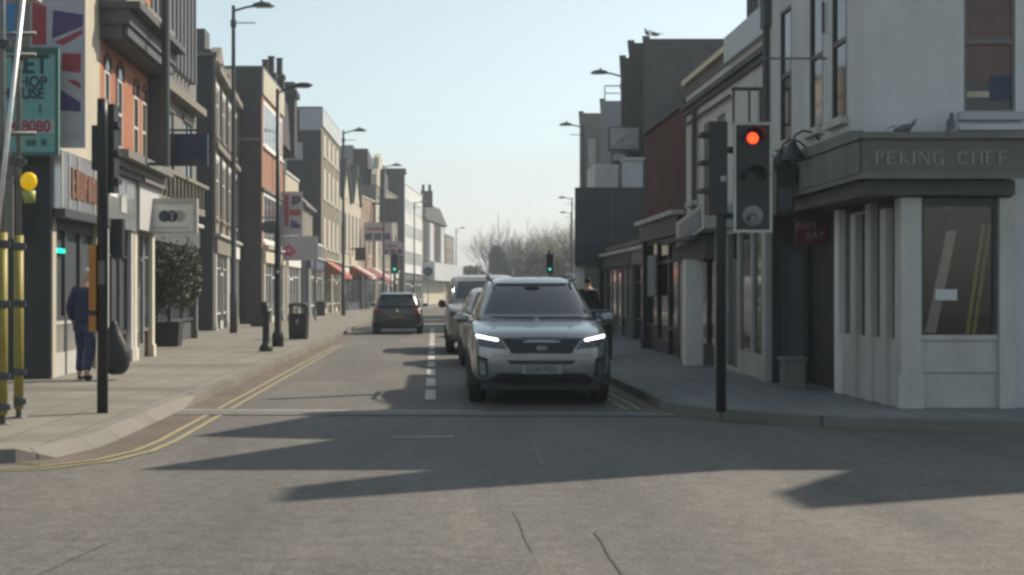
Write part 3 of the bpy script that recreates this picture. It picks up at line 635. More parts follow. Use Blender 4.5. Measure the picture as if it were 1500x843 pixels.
b.add([P_(0, .4, 10.0), P_(L_, .4, 10.0), P_(L_, -.6, 12.3), P_(0, -.6, 12.3), P_(0, -8.5, 10.2), P_(L_, -8.5, 10.2), P_(L_, -7, 12.3), P_(0, -7, 12.3)], [(0, 1, 2, 3), (3, 2, 6, 7), (7, 6, 5, 4), (0, 3, 7, 4), (1, 5, 6, 2)]); part(th, 'roof', b, 'roof_tile')
for u in (1.2, 11.5):
    b = MB(); sbox(b, sg[0], u, u + 3.2, .003, .7, 5.2, 9.6); part(th, 'bay_window', b, 'pale_render')
b = MB(); b.box(-1.5, -.1, 166.5, 168.5, 11.5, 13.3); k = part(th, 'chimney', b, 'brick_dark')
for x in (-1.2, -.45): q = MB(); q.lathe([(.22, 0), (.17, .2), (.16, .8)], (x, 167.5, 13.3), n=8); part(k, 'chimney_pot', q, 'roof_tile')
b = MB(); sbox(b, sg[0], 0, 20.8, .003, 1.4, 2.9, 5.0); part(th, 'white_fascia', b, 'pale_render')
b = MB(); sbox(b, sg[0], 0, 20.8, .003, .1, .12, 2.89); part(th, 'shop_windows', b, 'cream_render')
p = [(1.6, 187), (2.9, 200.0), (-8, 200), (-8, 187)]
th, sg = building('last_house', 'narrow grey house just visible past the dark roofed brick house', 'house', p, 9.0, 'stone', {0: ops_row(13, 3, 1.1, 5.2, 7.6)}, coping='stone_grey')
for o in ops_row(13, 3, 1.1, 5.2, 7.6): window(th, sg[0], o, 'white_paint', 'glass_dark', 'sash', 'white_paint')
b = MB(); sbox(b, sg[0], 0, 13, .003, 1.2, 2.9, 5.0); part(th, 'white_fascia', b, 'pale_render')
# ------------------------------------------------------------------ right side of the street
# restaurant on the corner: upper walls on x = 5.1 (street) and y = 17 (side road), shopfront set back below
th = thing('corner_restaurant', 'white rendered corner restaurant with a dark lettered fascia', 'restaurant', (5.1, 17, 0))
st = Seg((5.1, 21.9), (5.1, 17.0)); fr = Seg((5.1, 17.0), (24, 17.0))
sw = [(st.L - (y + .33 - 17.0), st.L - (y - .33 - 17.0), 3.66, 5.6) for y in (18.02, 19.1, 20.75)]
fw = [(1.19, 1.8, 3.62, 5.3), (4.8, 5.6, 3.56, 5.3), (8, 8.8, 3.56, 5.3)]
b = MB(); wall(b, st, 3.2, 6.4, sw); wall(b, fr, 3.2, 7.94, fw)
wall(b, Seg((24, 17), (24, 21.9)), 0, 6.4); wall(b, Seg((24, 21.9), (5.1, 21.9)), 3.2, 6.4)
wall(b, Seg((7.05, 17.22), (24, 17.22)), .6, 3.2)
b.prism([(17.0, 6.4), (18.5, 6.4), (17.02, 7.94)], 'x', 5.1, 24); b.prism([(18.5, 6.4), (21.9, 6.4), (21.5, 6.9), (19.8, 7.94)], 'x', 5.1, 9)
part(th, 'wall', b, 'white_render')
for cx_, hw, zt in ((9.2, .85, 10.8), (13.3, 1.75, 11.3)):
    b = MB(); b.prism([(cx_ - hw, 7.9), (cx_ + hw, 7.9), (cx_, zt)], 'y', 17.0, 17.8); part(th, 'gable', b, 'white_render')
b = MB(); b.quad((5.1, 17, 6.38), (24, 17, 6.38), (24, 21.9, 6.38), (5.1, 21.9, 6.38)); part(th, 'roof', b, 'roof_lead')
b = MB(); wall(b, Seg((7.05, 17.22), (24, 17.22)), 0, .6); part(th, 'plinth', b, 'dark_slate')
for o in sw: window(th, st, o, 'dark_metal', 'glass_dark', 'sash', 'offwhite_paint', depth=.2, fb=.05)
for i, o in enumerate(fw):
    w = window(th, fr, o, 'offwhite_paint' if i else 'stone_grey', 'glass_dark', 'sash', 'pale_render', depth=.05, fb=.035)
    if i == 0:
        b = MB(); sbox(b, fr, 1.225, 1.765, -.03, -.025, 3.98, 5.27); part(w, 'curtain', b, 'curtain')
        b = MB(); sbox(b, fr, 1.225, 1.5, -.03, -.024, 3.83, 3.87); sbox(b, fr, 1.225, 1.5, -.03, -.0245, 3.80, 3.83); part(w, 'shelf', b, 'wood_pale')
        b = MB(); sbox(b, fr, 1.5, 1.765, -.03, -.0235, 3.76, 4.06); part(w, 'box_inside', b, 'navy_panel')
b = MB(); b.box(6.2, 7.3, 16.9, 16.997, 3.40, 3.47); part(th, 'sill_moulding', b, 'white_render')
b = MB(); b.tube((5.04, 21.75, 3.4), (5.04, 21.75, 6.5), .05); b.tube((5.02, 17.1, 6.1), (5.02, 21.9, 6.1), .02); part(th, 'drainpipe', b, 'dark_metal')
b = MB(); b.box(4.99, 5.1, 21.62, 21.9, 5.5, 6.9); part(th, 'eaves_end', b, 'dark_slate')
# fascia round the corner and its soffit
b = MB(); b.box(4.98, 6.86, 16.62, 16.99, 2.84, 3.26); b.box(4.98, 5.09, 16.99, 21.85, 2.84, 3.26); f = part(th, 'fascia', b, 'brown_sign')
b = MB(); b.box(4.93, 6.92, 16.56, 16.995, 3.263, 3.34); b.box(4.93, 5.097, 16.995, 21.87, 3.263, 3.40); part(f, 'fascia_cap', b, 'stone_grey')
b = MB(); b.box(4.95, 6.89, 16.58, 16.615, 2.80, 2.86); b.box(4.95, 4.977, 16.615, 21.85, 2.80, 2.86); part(f, 'fascia_bead', b, 'stone_grey')
b = MB(); b.box(4.955, 4.977, 16.7, 21.8, 2.87, 3.25); part(f, 'side_board', b, 'stone_grey')
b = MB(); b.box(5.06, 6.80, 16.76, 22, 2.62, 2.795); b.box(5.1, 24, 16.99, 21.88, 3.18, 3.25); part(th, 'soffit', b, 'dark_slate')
# serif capitals built from strokes
GL = {'P': [('v', 0), ('b', 0, .5, .5, 1)], 'E': [('v', 0), ('h', 0, .62, 1), ('h', 0, .5, .52), ('h', 0, .66, 0)], 'K': [('v', 0), ('d', .08, .48, .62, 1, .05), ('d', .2, .55, .68, 0, .13)],
      'I': [('v', 0)], 'N': [('v', 0, .06), ('v', .68, .06), ('d', .06, 1, .72, 0, .13)], 'G': [('c', .38, .5, 40, 320), ('s', .7, 0, .42)], 'C': [('c', .38, .5, 40, 320)],
      'H': [('v', 0), ('v', .62), ('h', 0, .7, .5)], 'F': [('v', 0), ('h', 0, .62, 1), ('h', 0, .5, .52)]}
AD = {'P': .66, 'E': .78, 'K': .8, 'I': .28, 'N': .88, 'G': .9, 'C': .88, 'H': .86, 'F': .72, ' ': .62}
def serif_word(mb, word, x, y, z, H, ls=.16):
    def rect(x0, z0, x1, z1, d=.0): mb.box(x + x0 * H, x + x1 * H, y - .012 - d, y, z + z0 * H, z + z1 * H)
    for ch in word:
        for k, s in enumerate(GL.get(ch, ())):
            d = k * .0012
            if s[0] == 'v':
                w = s[2] if len(s) > 2 else .13; rect(s[1], 0, s[1] + w, 1, d); rect(s[1] - .06, 0, s[1] + w + .06, .045, d + .0006); rect(s[1] - .06, .955, s[1] + w + .06, 1, d + .0006)
            elif s[0] == 'h': zz = max(0, min(.94, s[3] - .03)); rect(s[1], zz, s[2], zz + .06, d); rect(s[2] - .03, zz - .06, s[2] + .02, zz + .12, d + .0006)
            elif s[0] == 's': rect(s[1] - .06, s[2], s[1] + .06, s[3], d); rect(s[1] - .13, s[3] - .04, s[1] + .11, s[3], d + .0006)
            elif s[0] == 'd':
                x0, z0, x1, z1, w = s[1:]; mb.add([(x + (x0 - w / 2) * H, y - .012 - d, z + z0 * H), (x + (x0 + w / 2) * H, y - .012 - d, z + z0 * H), (x + (x1 + w / 2) * H, y - .012 - d, z + z1 * H), (x + (x1 - w / 2) * H, y - .012 - d, z + z1 * H)], [(0, 1, 2, 3)])
            elif s[0] in 'bc':
                if s[0] == 'b': cx_, cz_, rx, rz, a0, a1 = .16, .75, .42, .25, -90, 90
                else: cx_, cz_, rx, rz, a0, a1 = s[1], s[2], .4, .52, s[3], s[4]
                n = 18; pr = None
                for q in range(n + 1):
                    a = R(a0 + (a1 - a0) * q / n); th_ = .05 + .075 * abs(math.cos(a)); c, sn = math.cos(a), math.sin(a)
                    o = (x + (cx_ + rx * c) * H, y - .012 - d, z + (cz_ + rz * sn) * H); i = (x + (cx_ + (rx - th_) * c) * H, y - .012 - d, z + (cz_ + (rz - th_) * sn) * H)
                    if pr: mb.quad(pr[0], o, i, pr[1])
                    pr = (o, i)
        x += (AD[ch] + ls) * H
    return x
tb = MB(); xe = serif_word(tb, 'PEKING', 5.125, 16.617, 2.965, .155, .176); part(f, 'lettering', tb, 'sign_letter')
tb = MB(); serif_word(tb, 'CHEF', xe + (.62 + .176) * .155, 16.617, 2.965, .155, .176); part(f, 'lettering', tb, 'sign_letter')
# ground floor bay: front plane y 16.9, left flank x 5.5
def pil(x0, x1, y0, y1, z0, z1, m='offwhite_paint', name='pilaster'): b = MB(); b.box(x0, x1, y0, y1, z0, z1); return part(th, name, b, m)
pil(5.50, 5.74, 16.86, 17.1, .12, 2.6); pil(6.66, 6.84, 16.86, 17.1, .12, 2.6)
pil(5.46, 5.76, 16.83, 16.857, .12, .52, 'offwhite_paint', 'pilaster_base')
b = MB(); b.box(5.742, 6.658, 16.93, 17.0, .6, .92); b.box(5.742, 6.658, 16.94, 17.0, .12, .54); b.box(5.742, 6.658, 16.91, 17.0, .542, .598); part(th, 'stall_riser', b, 'offwhite_paint')
b = MB(); b.box(5.74, 6.66, 16.9, 17.0, .922, .98); part(th, 'window_sill', b, 'offwhite_paint')
b = MB(); b.box(5.742, 5.79, 16.93, 16.99, .983, 2.6); b.box(6.61, 6.658, 16.93, 16.99, .983, 2.6); b.box(5.79, 6.61, 16.93, 16.99, 2.5, 2.6); w = part(th, 'shop_window', b, 'dark_slate')
b = MB(); b.box(5.79, 6.61, 16.96, 16.966, .983, 2.5); part(w, 'pane', b, 'glass_clear')
pil(6.85, 7.06, 17.0, 17.22, .12, 3.18, 'white_render', 'return_wall')
ys = [17.35, 17.95, 18.6, 19.35]
for k, y in enumerate(ys): pil(5.47, 5.66, y, y + .22, .12, 2.6 if k % 2 else 2.5, 'offwhite_paint' if k != 3 else 'white_paint')
b = MB(); b.box(5.52, 5.62, 17.1, 19.35, .12, .93); part(th, 'stall_riser', b, 'offwhite_paint')
b = MB(); b.box(5.56, 5.57, 17.1, 19.35, .93, 2.6); part(th, 'side_pane', b, 'glass_dark')
# interior of the bay
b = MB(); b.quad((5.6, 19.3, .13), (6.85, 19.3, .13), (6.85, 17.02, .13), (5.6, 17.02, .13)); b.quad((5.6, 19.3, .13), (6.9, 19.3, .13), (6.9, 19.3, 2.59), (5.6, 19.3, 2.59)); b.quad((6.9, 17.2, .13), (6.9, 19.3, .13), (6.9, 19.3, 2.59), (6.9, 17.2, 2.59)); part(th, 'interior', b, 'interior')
# recessed entrance behind the bay
b = MB(); b.quad((5.66, 19.58, .12), (5.66, 21.6, .12), (5.66, 21.6, 2.7), (5.66, 19.58, 2.7)); b.quad((5.1, 21.6, .12), (6.0, 21.6, .12), (6.0, 21.6, 3.2), (5.1, 21.6, 3.2)); part(th, 'entrance_wall', b, 'black_cladding')
b = MB(); b.box(5.24, 5.3, 21.52, 21.598, .12, 2.2); b.box(5.56, 5.62, 21.52, 21.598, .12, 2.2); b.box(5.3, 5.56, 21.52, 21.598, 2.12, 2.2); b.box(5.3, 5.56, 21.52, 21.598, .12, .4); b.box(5.3, 5.56, 21.525, 21.598, 1.1, 1.16); d = part(th, 'door', b, 'dark_metal')
b = MB(); b.box(5.3, 5.56, 21.56, 21.57, .4, 2.12); part(d, 'pane', b, 'glass_sky')
th = thing('takeaway_sign', 'small dark red lettered takeaway sign over the restaurant entrance', 'sign', (5.48, 20.6, 2.2))
b = MB(); b.box(5.2, 5.66, 20.58, 20.62, 2.16, 2.56); part(th, 'board', b, 'red_sign'); b = MB(); b.tube((5.3, 20.6, 2.56), (5.3, 20.6, 2.62), .01); b.tube((5.6, 20.6, 2.56), (5.6, 20.6, 2.62), .01); part(th, 'hanger', b, 'dark_metal')
text(th, 'lettering', 'JUST', .13, (5.36, 20.575, 2.44), '-y', 'flag_white', sx=1.15); text(th, 'lettering', 'EAT', .13, (5.48, 20.575, 2.3), '-y', 'flag_white', sx=1.15)
# things seen in the bay window
b = MB(); b.prism([(5.86, 1.0), (5.99, 1.0), (6.24, 2.22), (6.13, 2.22)], 'y', 17.1, 17.14); solo('leaning_board', 'long pale board leaning inside the restaurant window', 'board', b, 'wood_pale', (6.0, 17.12, 1.0))
b = MB(); b.box(5.93, 6.19, 16.945, 16.953, 1.39, 1.52); solo('window_notice', 'white paper notice stuck in the restaurant window', 'notice', b, 'paper', (6.06, 16.95, 1.39))
for k, x in enumerate((6.42, 6.5)):  # rods added behind the pane to stand in for yellow reflections
    b = MB(); b.tube((x, 17.25, .98), (x + .2, 17.25, 2.3), .022); solo('window_pole', ['left one of two yellow poles leaning inside the restaurant window', 'right one of two yellow poles leaning inside the restaurant window'][k], 'pole', b, 'pole_yellow', (x, 17.25, .98), group='poles in the restaurant window')
# fittings on the restaurant's street side
th = thing('wall_bracket', 'thin iron sign bracket high on the white street side wall', 'bracket', (5.1, 19.9, 4.7))
b = MB(); b.tube((4.62, 20.3, Z(86, 20.3)), (5.1, 18.6, Z(86, 18.6)), .014); b.tube((5.06, 18.62, 4.85), (5.06, 18.62, 5.25), .02); part(th, 'arm', b, 'dark_metal')
def swan(y, lab):
    t = thing('swan_neck_lamp', lab, 'wall lamp', (5.1, y, 3.5), 'swan neck lamps over the fascia', local=True)
    b = MB(); b.path([(0, 0, 0), (-.1, 0, .1), (-.22, 0, .12), (-.32, 0, .06), (-.35, 0, -.05)], .015); part(t, 'arm', b, 'black_paint')
    b = MB(); b.lathe([(.04, .02), (.07, -.04), (.14, -.14), (.15, -.22), (.02, -.21)], (-.35, 0, -.05), n=14); part(t, 'shade', b, 'black_paint'); return t
sn = swan(18.95, 'swan neck lamp nearer the junction over the restaurant fascia')
for y, lab in ((19.6, 'swan neck lamp in the middle over the restaurant fascia'), (21.3, 'swan neck lamp farthest from the junction over the restaurant fascia')): place(copy_tree(sn), (5.1, y, 3.45), 0, lab)
th = thing('hanging_lantern', 'black boxy lantern hanging off the restaurant fascia corner', 'lantern', (4.75, 20.4, 2.6))
b = MB(); b.box(4.64, 4.88, 19.4, 19.65, 2.55, 3.15); b.box(4.6, 4.92, 19.36, 19.69, 3.15, 3.22); part(th, 'body', b, 'black_paint'); b = MB(); b.box(4.88, 4.95, 19.5, 19.56, 2.95, 3.1); part(th, 'arm', b, 'black_paint')
b = MB(); b.box(4.67, 4.85, 19.393, 19.398, 2.6, 2.9); part(th, 'pane', b, 'glass_sky')
def bird(name, lab, cat, x, y, z, sc, rz, m, grp, stand=1):
    t = thing(name, lab, cat, (x, y, z), grp, local=True); t.rotation_euler = (0, 0, rz)
    b = MB(); rot = Matrix.Rotation(R(-28 if stand else -8), 3, 'Y')
    def q(v): return rot @ Vector(v) * sc
    rings = []
    for (t_, r, dz) in ((-.19, .02, 0), (-.12, .045, 0), (-.03, .075, 0), (.05, .078, .005), (.11, .05, .02), (.14, .034, .05), (.165, .04, .075), (.19, .034, .085), (.205, .012, .08)):
        rings.append([q((t_, r * .8 * math.cos(a), r * math.sin(a) + dz)) + Vector((0, 0, .13 * sc if stand else .08 * sc)) for a in [2 * math.pi * i / 10 for i in range(10)]])
    b.loft(rings); part(t, 'body', b, m, True)
    b = MB(); b.add([q((-.12, -.035, .02)) + Vector((0, 0, .13 * sc)), q((-.12, .035, .02)) + Vector((0, 0, .13 * sc)), q((-.34, .04, -.01)) + Vector((0, 0, .13 * sc)), q((-.34, -.04, -.01)) + Vector((0, 0, .13 * sc)), q((-.2, 0, .03)) + Vector((0, 0, .13 * sc))], [(0, 1, 4), (1, 2, 4), (2, 3, 4), (3, 0, 4)]); part(t, 'tail', b, m)
    b = MB(); b.tube((0, -.03 * sc, 0), (0, -.025 * sc, .09 * sc), .006 * sc, n=5); b.tube((0, .03 * sc, 0), (0, .025 * sc, .09 * sc), .006 * sc, n=5); part(t, 'legs', b, 'orange_box')
    b = MB(); h = rings[-1][0]; b.tube(q((.2, 0, .08)) + Vector((0, 0, .13 * sc)), q((.245, 0, .06)) + Vector((0, 0, .13 * sc)), .012 * sc, .003 * sc, n=6); part(t, 'beak', b, 'dark_metal'); return t
bird('pigeon', 'plump dark pigeon upright on the fascia above the lettering', 'pigeon', 6.04, 16.75, 3.34, .8, R(62), 'feather', None)
bird('pigeon', 'low crouching pigeon on the fascia corner left of the plump pigeon', 'pigeon', 5.52, 16.8, 3.34, .72, R(10), 'feather', None, 0)
# ---- white two storey shops beside the restaurant
p = [(5.2, 29.5), (5.2, 21.95), (16, 21.95), (16, 29.5)]
wo = [(29.5 - (y + .4), 29.5 - (y - .4), 3.3, 4.75) for y in (22.6, 25.9, 28.6)]
th, sg = building('white_shops', 'white rendered two storey shops between the restaurant and the red brick wall', 'shop', p, 5.5, 'white_render', {0: wo + [shop_op(.1, 3.6, 2.7, .0), shop_op(3.8, 7.45, 2.7, .0)]}, loc=(5.2, 25.7, 0))
for o in wo: window(th, sg[0], o, 'offwhite_paint', 'glass_dark', 'sash', 'offwhite_paint')
b = MB(); sbox(b, sg[0], 4.3, 7.5, -.12, .1, 5.5, 5.95); part(th, 'parapet_panel', b, 'parapet_panel')
b = MB(); sbox(b, sg[0], 0, 4.25, .02, .1, 5.72, 5.82); part(th, 'gutter_edge', b, 'flashing'); b = MB(); sbox(b, sg[0], 0, 4.25, -.2, .017, 5.5, 5.82); part(th, 'parapet', b, 'stone_grey')
b = MB(); sbox(b, sg[0], 0, 7.5, .003, .13, 5.2, 5.3); sbox(b, sg[0], 0, 7.5, .003, .07, 5.1, 5.197); part(th, 'cornice', b, 'dark_slate')
b = MB(); b.tube(sg[0].p(1.3, .07, 2.9), sg[0].p(1.3, .07, 5.1), .05); b.tube(sg[0].p(4.6, .06, 4.9), sg[0].p(.2, .06, 4.9), .03); part(th, 'drainpipe', b, 'dark_slate')
b = MB(); b.tube((5.6, 25.1, 5.5), (5.6, 25.1, 8.2), .12); b.box(6.2, 7.1, 23.6, 24.4, 5.4, 7.2); part(th, 'chimney', b, 'dark_slate')
b = MB(); sbox(b, sg[0], 3.8, 7.45, .003, .1, 2.6, 3.0); sbox(b, sg[0], .1, 3.6, .003, .1, 2.55, 2.95); part(th, 'fascia', b, 'grey_render')
b = MB(); sbox(b, sg[0], .1, 3.6, .103, .55, 2.45, 2.52); sbox(b, sg[0], .1, 3.6, .103, .3, 2.1, 2.447); part(th, 'shutter_box', b, 'dark_slate')
for u0, u1, n_, lab in ((.1, 3.6, 3, 0), (3.8, 7.45, 3, 1)):
    for k in range(n_):
        a0 = u0 + .25 + (u1 - u0 - .5) * k / n_; a1 = u0 + .25 + (u1 - u0 - .5) * (k + 1) / n_; b = MB()
        sbox(b, sg[0], a0, a0 + .05, -.05, .02, .12, 2.6); sbox(b, sg[0], a1 - .05, a1, -.05, .02, .12, 2.6); sbox(b, sg[0], a0 + .05, a1 - .05, -.05, .02, 2.5, 2.6); sbox(b, sg[0], a0 + .05, a1 - .05, -.05, .02, .12, .5 if k else .2)
        w = part(th, 'door' if k == 0 else 'shop_window', b, 'offwhite_paint' if lab else 'dark_slate'); g_ = MB(); sbox(g_, sg[0], a0 + .03, a1 - .03, -.035, -.025, .2, 2.55); part(w, 'pane', g_, 'glass_dark')
for u in (.0, 3.58, 7.3):
    b = MB(); sbox(b, sg[0], u, u + .25, .003, .42 if u == 3.58 and 0 else .12, .12, 2.1 if u < 3 else 2.6); part(th, 'pilaster', b, 'offwhite_paint')
b = MB(); b.box(4.72, 5.05, 26.85, 27.15, .12, 2.1); solo('white_pillar', 'free standing white square pillar under the pale hanging sign box', 'pillar', b, 'white_paint', (4.9, 27, .12))
th = thing('sign_box', 'pale boxy shop sign with a dark panel over the white pillar', 'sign', (4.9, 26.6, 2.5))
b = MB(); b.add([(4.72, 27.9, 2.36), (4.78, 25.3, 2.62), (4.78, 25.3, 3.08), (4.72, 27.9, 2.84), (5.08, 27.9, 2.36), (5.08, 25.3, 2.62), (5.08, 25.3, 3.08), (5.08, 27.9, 2.84)], [(0, 1, 2, 3), (4, 7, 6, 5), (0, 4, 5, 1), (3, 2, 6, 7), (1, 5, 6, 2), (0, 3, 7, 4)]); part(th, 'body', b, 'offwhite_paint')
b = MB(); b.quad((4.722, 27.5, 2.45), (4.768, 25.6, 2.66), (4.768, 25.6, 2.98), (4.722, 27.5, 2.77)); b.v = [(x - .012, y, z) for x, y, z in b.v]; part(th, 'panel', b, 'grey_render')
th = thing('empty_sign_frame', 'empty iron sign frame hanging from a bracket behind the red signal', 'sign frame', (4.6, 22.4, 4.5))
yb = 22.4; z0 = Z(185, yb); z1 = Z(133, yb); x0 = X(1073, yb); x1 = X(1096, yb)
b = MB(); b.box(x0 - .01, 5.2, yb - .02, yb + .02, z1, z1 + .05); part(th, 'arm', b, 'dark_metal'); b = MB(); b.box(x0, x0 + .03, yb - .02, yb + .02, z0, z1 - .002); b.box(x1, x1 + .03, yb - .02, yb + .02, z0, z1 - .002); b.box(x0 + .03, x1, yb - .02, yb + .02, z0, z0 + .04); part(th, 'frame', b, 'dark_metal')
b = MB(); b.box(4.95, 5.22, 20.15, 20.5, .121, .52); b.box(4.92, 5.25, 20.12, 20.53, .52, .57); solo('cardboard_box', 'pale lidded box left on the ground by the restaurant entrance', 'box', b, 'stone_grey', (5.1, 20.3, .12))
# ---- red brick wall building with a dark shop
p = [(5.2, 35.2), (5.2, 29.55), (14, 29.55), (14, 35.2)]
th, sg = building('red_brick_shop', 'low red brick building with a dark ground floor', 'shop', p, 5.35, 'brick_red', {0: [shop_op(.1, 5.5, 3.1, .4)]}, coping='dark_slate', loc=(5.2, 32.3, 0))
shopfront(th, sg[0], .1, 5.5, 3.1, .4, 'black_cladding', 'black_paint', 'black_cladding', 'black_cladding', 3, door=1)
b = MB(); sbox(b, sg[0], 1.3, 2.5, .105, .14, 1.4, 2.35); part(th, 'window_poster', b, 'grey_render')
# ---- black overhanging first floor across the view
p = [(5.42, 54.5), (4.93, 50), (16, 50), (16, 54.5)]
th, sg = building('black_overhang', 'black boxed first floor standing out over shopfronts', 'building', p, 5.15, 'black_cladding', z0=2.42, loc=(4.93, 50, 0))
b = MB(); b.quad((4.93, 50, 2.425), (16, 50, 2.425), (16, 54.5, 2.425), (5.42, 54.5, 2.425)); part(th, 'soffit', b, 'black_cladding')
b = MB()
for z in (3.3, 4.2): b.box(4.95, 16, 49.98, 49.997, z, z + .03)
for x in (6.2, 7.5): b.box(x, x + .03, 49.975, 49.996, 2.45, 5.1)
part(th, 'cladding_joint', b, 'dark_slate')
s2 = Seg((6.3, 54.4), (6.2, 51)); s3 = Seg((6.2, 51), (16, 51)); b = MB(); wall(b, s2, .12, 2.42, [(.2, 3.2, .12, 2.3)]); wall(b, s3, .12, 2.42, [(.1, 2.3, .12, 2.3)]); part(th, 'ground_wall', b, 'dark_render')
for k in range(3):
    b = MB(); a0 = .1 + k * .73; sbox(b, s3, a0, a0 + .1, -.1, .05, .12, 2.3); sbox(b, s3, a0 + .64, a0 + .72, -.1, .05, .12, 2.3); sbox(b, s3, a0 + .1, a0 + .64, -.1, .05, 2.2, 2.3); w = part(th, 'shop_window', b, 'offwhite_paint' if k == 0 else 'stone_grey'); g_ = MB(); sbox(g_, s3, a0 + .05, a0 + .68, -.08, -.07, .12, 2.25); part(w, 'pane', g_, 'pale_render' if k == 0 else 'glass_dark')
b = MB(); b.box(5.05, 5.3, 50.3, 50.6, .12, 2.42); part(th, 'post', b, 'white_paint'); b = MB(); b.box(5.5, 5.7, 54.0, 54.3, .12, 2.42); part(th, 'post', b, 'white_paint')
# side yard wall between brick shop and overhang
p = [(6.0, 49.9), (6.0, 35.25), (14, 35.25), (14, 49.9)]
th, sg = building('set_back_shop', 'single storey dark shop set back beside the black overhang', 'shop', p, 2.9, 'dark_render', {0: [shop_op(.3, 7.2, 2.7, .4), shop_op(7.5, 14.3, 2.7, .4)]}, coping='stone_grey', loc=(6.0, 42, 0))
shopfront(th, sg[0], .3, 7.2, 2.7, .4, 'dark_slate', 'stone_grey', 'stone_grey', 'dark_slate', 5, door=2); shopfront(th, sg[0], 7.5, 14.3, 2.7, .4, 'brown_sign', 'dark_metal', 'dark_slate', 'navy_panel', 5, door=3)
# ---- tall dark blocks behind, stepping down to the left
SB = [('dark_tower_block', 'tallest dark flat roofed block behind the red brick building', X(943, 60), 60, 63, Z(57, 60), 'brick_dark'),
      ('dark_tower_block', 'dark block one step lower left of the tallest dark block', X(921, 63.2), 63.2, 66, Z(63, 63.2), 'charcoal_brick_paint'),
      ('dark_tower_block', 'narrow dark block two steps lower beside the right hand lamp column', X(909, 66.2), 66.2, 72, Z(85, 66.2), 'dark_render')]
for nm, lab, x, y0, y1, zt, m in SB:
    th, sg = building(nm, lab, 'block', [(x * y1 / y0 + .05, y1), (x, y0), (x + 14, y0), (x + 14, y1)], zt, m, coping='dark_slate', loc=(x, y0, 0), group='stepped dark blocks')
th, sg = building('grey_block', 'pale grey block behind the lamp column with a billboard before it', 'block', [(X(880, 84) + .05, 84), (X(880, 78), 78), (22, 78), (22, 84)], Z(148, 78), 'grey_render', {1: [(1.2, 3.4, 5.2, 7.6)]}, coping='dark_slate', loc=(X(880, 78), 78, 0))
window(th, sg[1], (1.2, 3.4, 5.2, 7.6), 'white_paint', 'glass_pale', 3)
x = X(849, 88)
th, sg = building('window_block', 'narrow grey block with one tall framed window at the far right', 'block', [(x + 1.1, 98), (x, 88), (22, 88), (22, 98)], Z(166, 88), 'stone_grey', {1: [(.45, 1.05, 7.6, 11.0)], 0: [(2, 4, 5, 8), (6, 8, 5, 8)]}, coping='dark_slate', loc=(x, 88, 0))
window(th, sg[1], (.45, 1.05, 7.6, 11.0), 'dark_slate', 'glass_pale', None)
for o in ((2, 4, 5, 8), (6, 8, 5, 8)): window(th, sg[0], o, 'white_paint', 'glass_dark', 'cross')
b = MB(); b.add([(x + .02, 87.9, 6.3), (x + 3.4, 87.9, 9.8), (x + 3.4, 87.9, 10.3), (x + .02, 87.9, 6.8)], [(0, 1, 2, 3)]); part(th, 'stair_string', b, 'stone')
b = MB(); b.box(X(872, 76), X(905, 76), 76, 80, Z(300, 76), Z(240, 76)); solo('white_penthouse', 'small white rendered box behind the black overhang roof', 'building', b, 'white_render', (X(890, 76), 78, Z(300, 76)))
b = MB(); b.box(X(916, 58.5), X(942, 58.5), 58.5, 59.6, 0, Z(235, 58.5)); b.box(X(914, 58.5), X(944, 58.5), 58.4, 59.7, Z(235, 58.5), Z(231, 58.5)); q = solo('white_roof_hut', 'pale ribbed hut with white corner trim above the black overhang', 'building', b, 'pale_render', (X(929, 58.5), 59, 0))
for k, (px, py, rz, lab) in enumerate(((947, 57, R(120), 'seagull standing upright at the roof edge of the tallest dark block'), (958, 57, R(185), 'seagull crouched on the roof right of the upright seagull'))):
    bird('seagull', lab, 'seagull', X(px, 60.3), 60.12, Z(57, 60) + .12, 1.15, rz, 'feather', 'seagulls on the dark roof', 1 - k)
# far right terrace that the street bends past
p = [(12.9, 125), (10.2, 99), (24, 99), (24, 125)]
th, sg = building('far_terrace', 'plain far brick terrace on the right beyond the window block', 'house', p, 8.5, 'brick_dark', coping='stone_grey', loc=(9, 112, 0))
# ------------------------------------------------------------------ vehicles (local frame: front bumper at y = 0 facing -y, z = 0 on the road)
def car_body(S, gh):
    """S: lower body stations (y, half width, bottom, shoulder, top); gh: greenhouse rings (z, yf, yr, half width)"""
    rings = []
    for y, w, zb, zs, zt in S:
        half = [(0, zb), (.6 * w, zb), (.9 * w, zb + .03), (.985 * w, zb + .14), (w, zb + (zs - zb) * .55), (.985 * w, zs - .03), (.95 * w, zs + (zt - zs) * .35), (.8 * w, zs + (zt - zs) * .8), (.45 * w, zt - .006), (0, zt)]
        rings.append([(x, y, z) for x, z in half] + [(-x, y, z) for x, z in half[-2:0:-1]])
    lo = MB(); lo.loft(rings)
    up = MB(); rr = []
    for z, yf, yr, w in gh:
        half = [(0, yf - .06), (.55 * w, yf - .03), (.88 * w, yf + .07), (.985 * w, yf + .28), (w, (yf + yr) / 2), (.985 * w, yr - .3), (.88 * w, yr - .06), (.55 * w, yr), (0, yr + .02)]
        rr.append([(x, y, z) for x, y in half] + [(-x, y, z) for x, y in half[-2:0:-1]])
    up.loft(rr)
    return lo, up
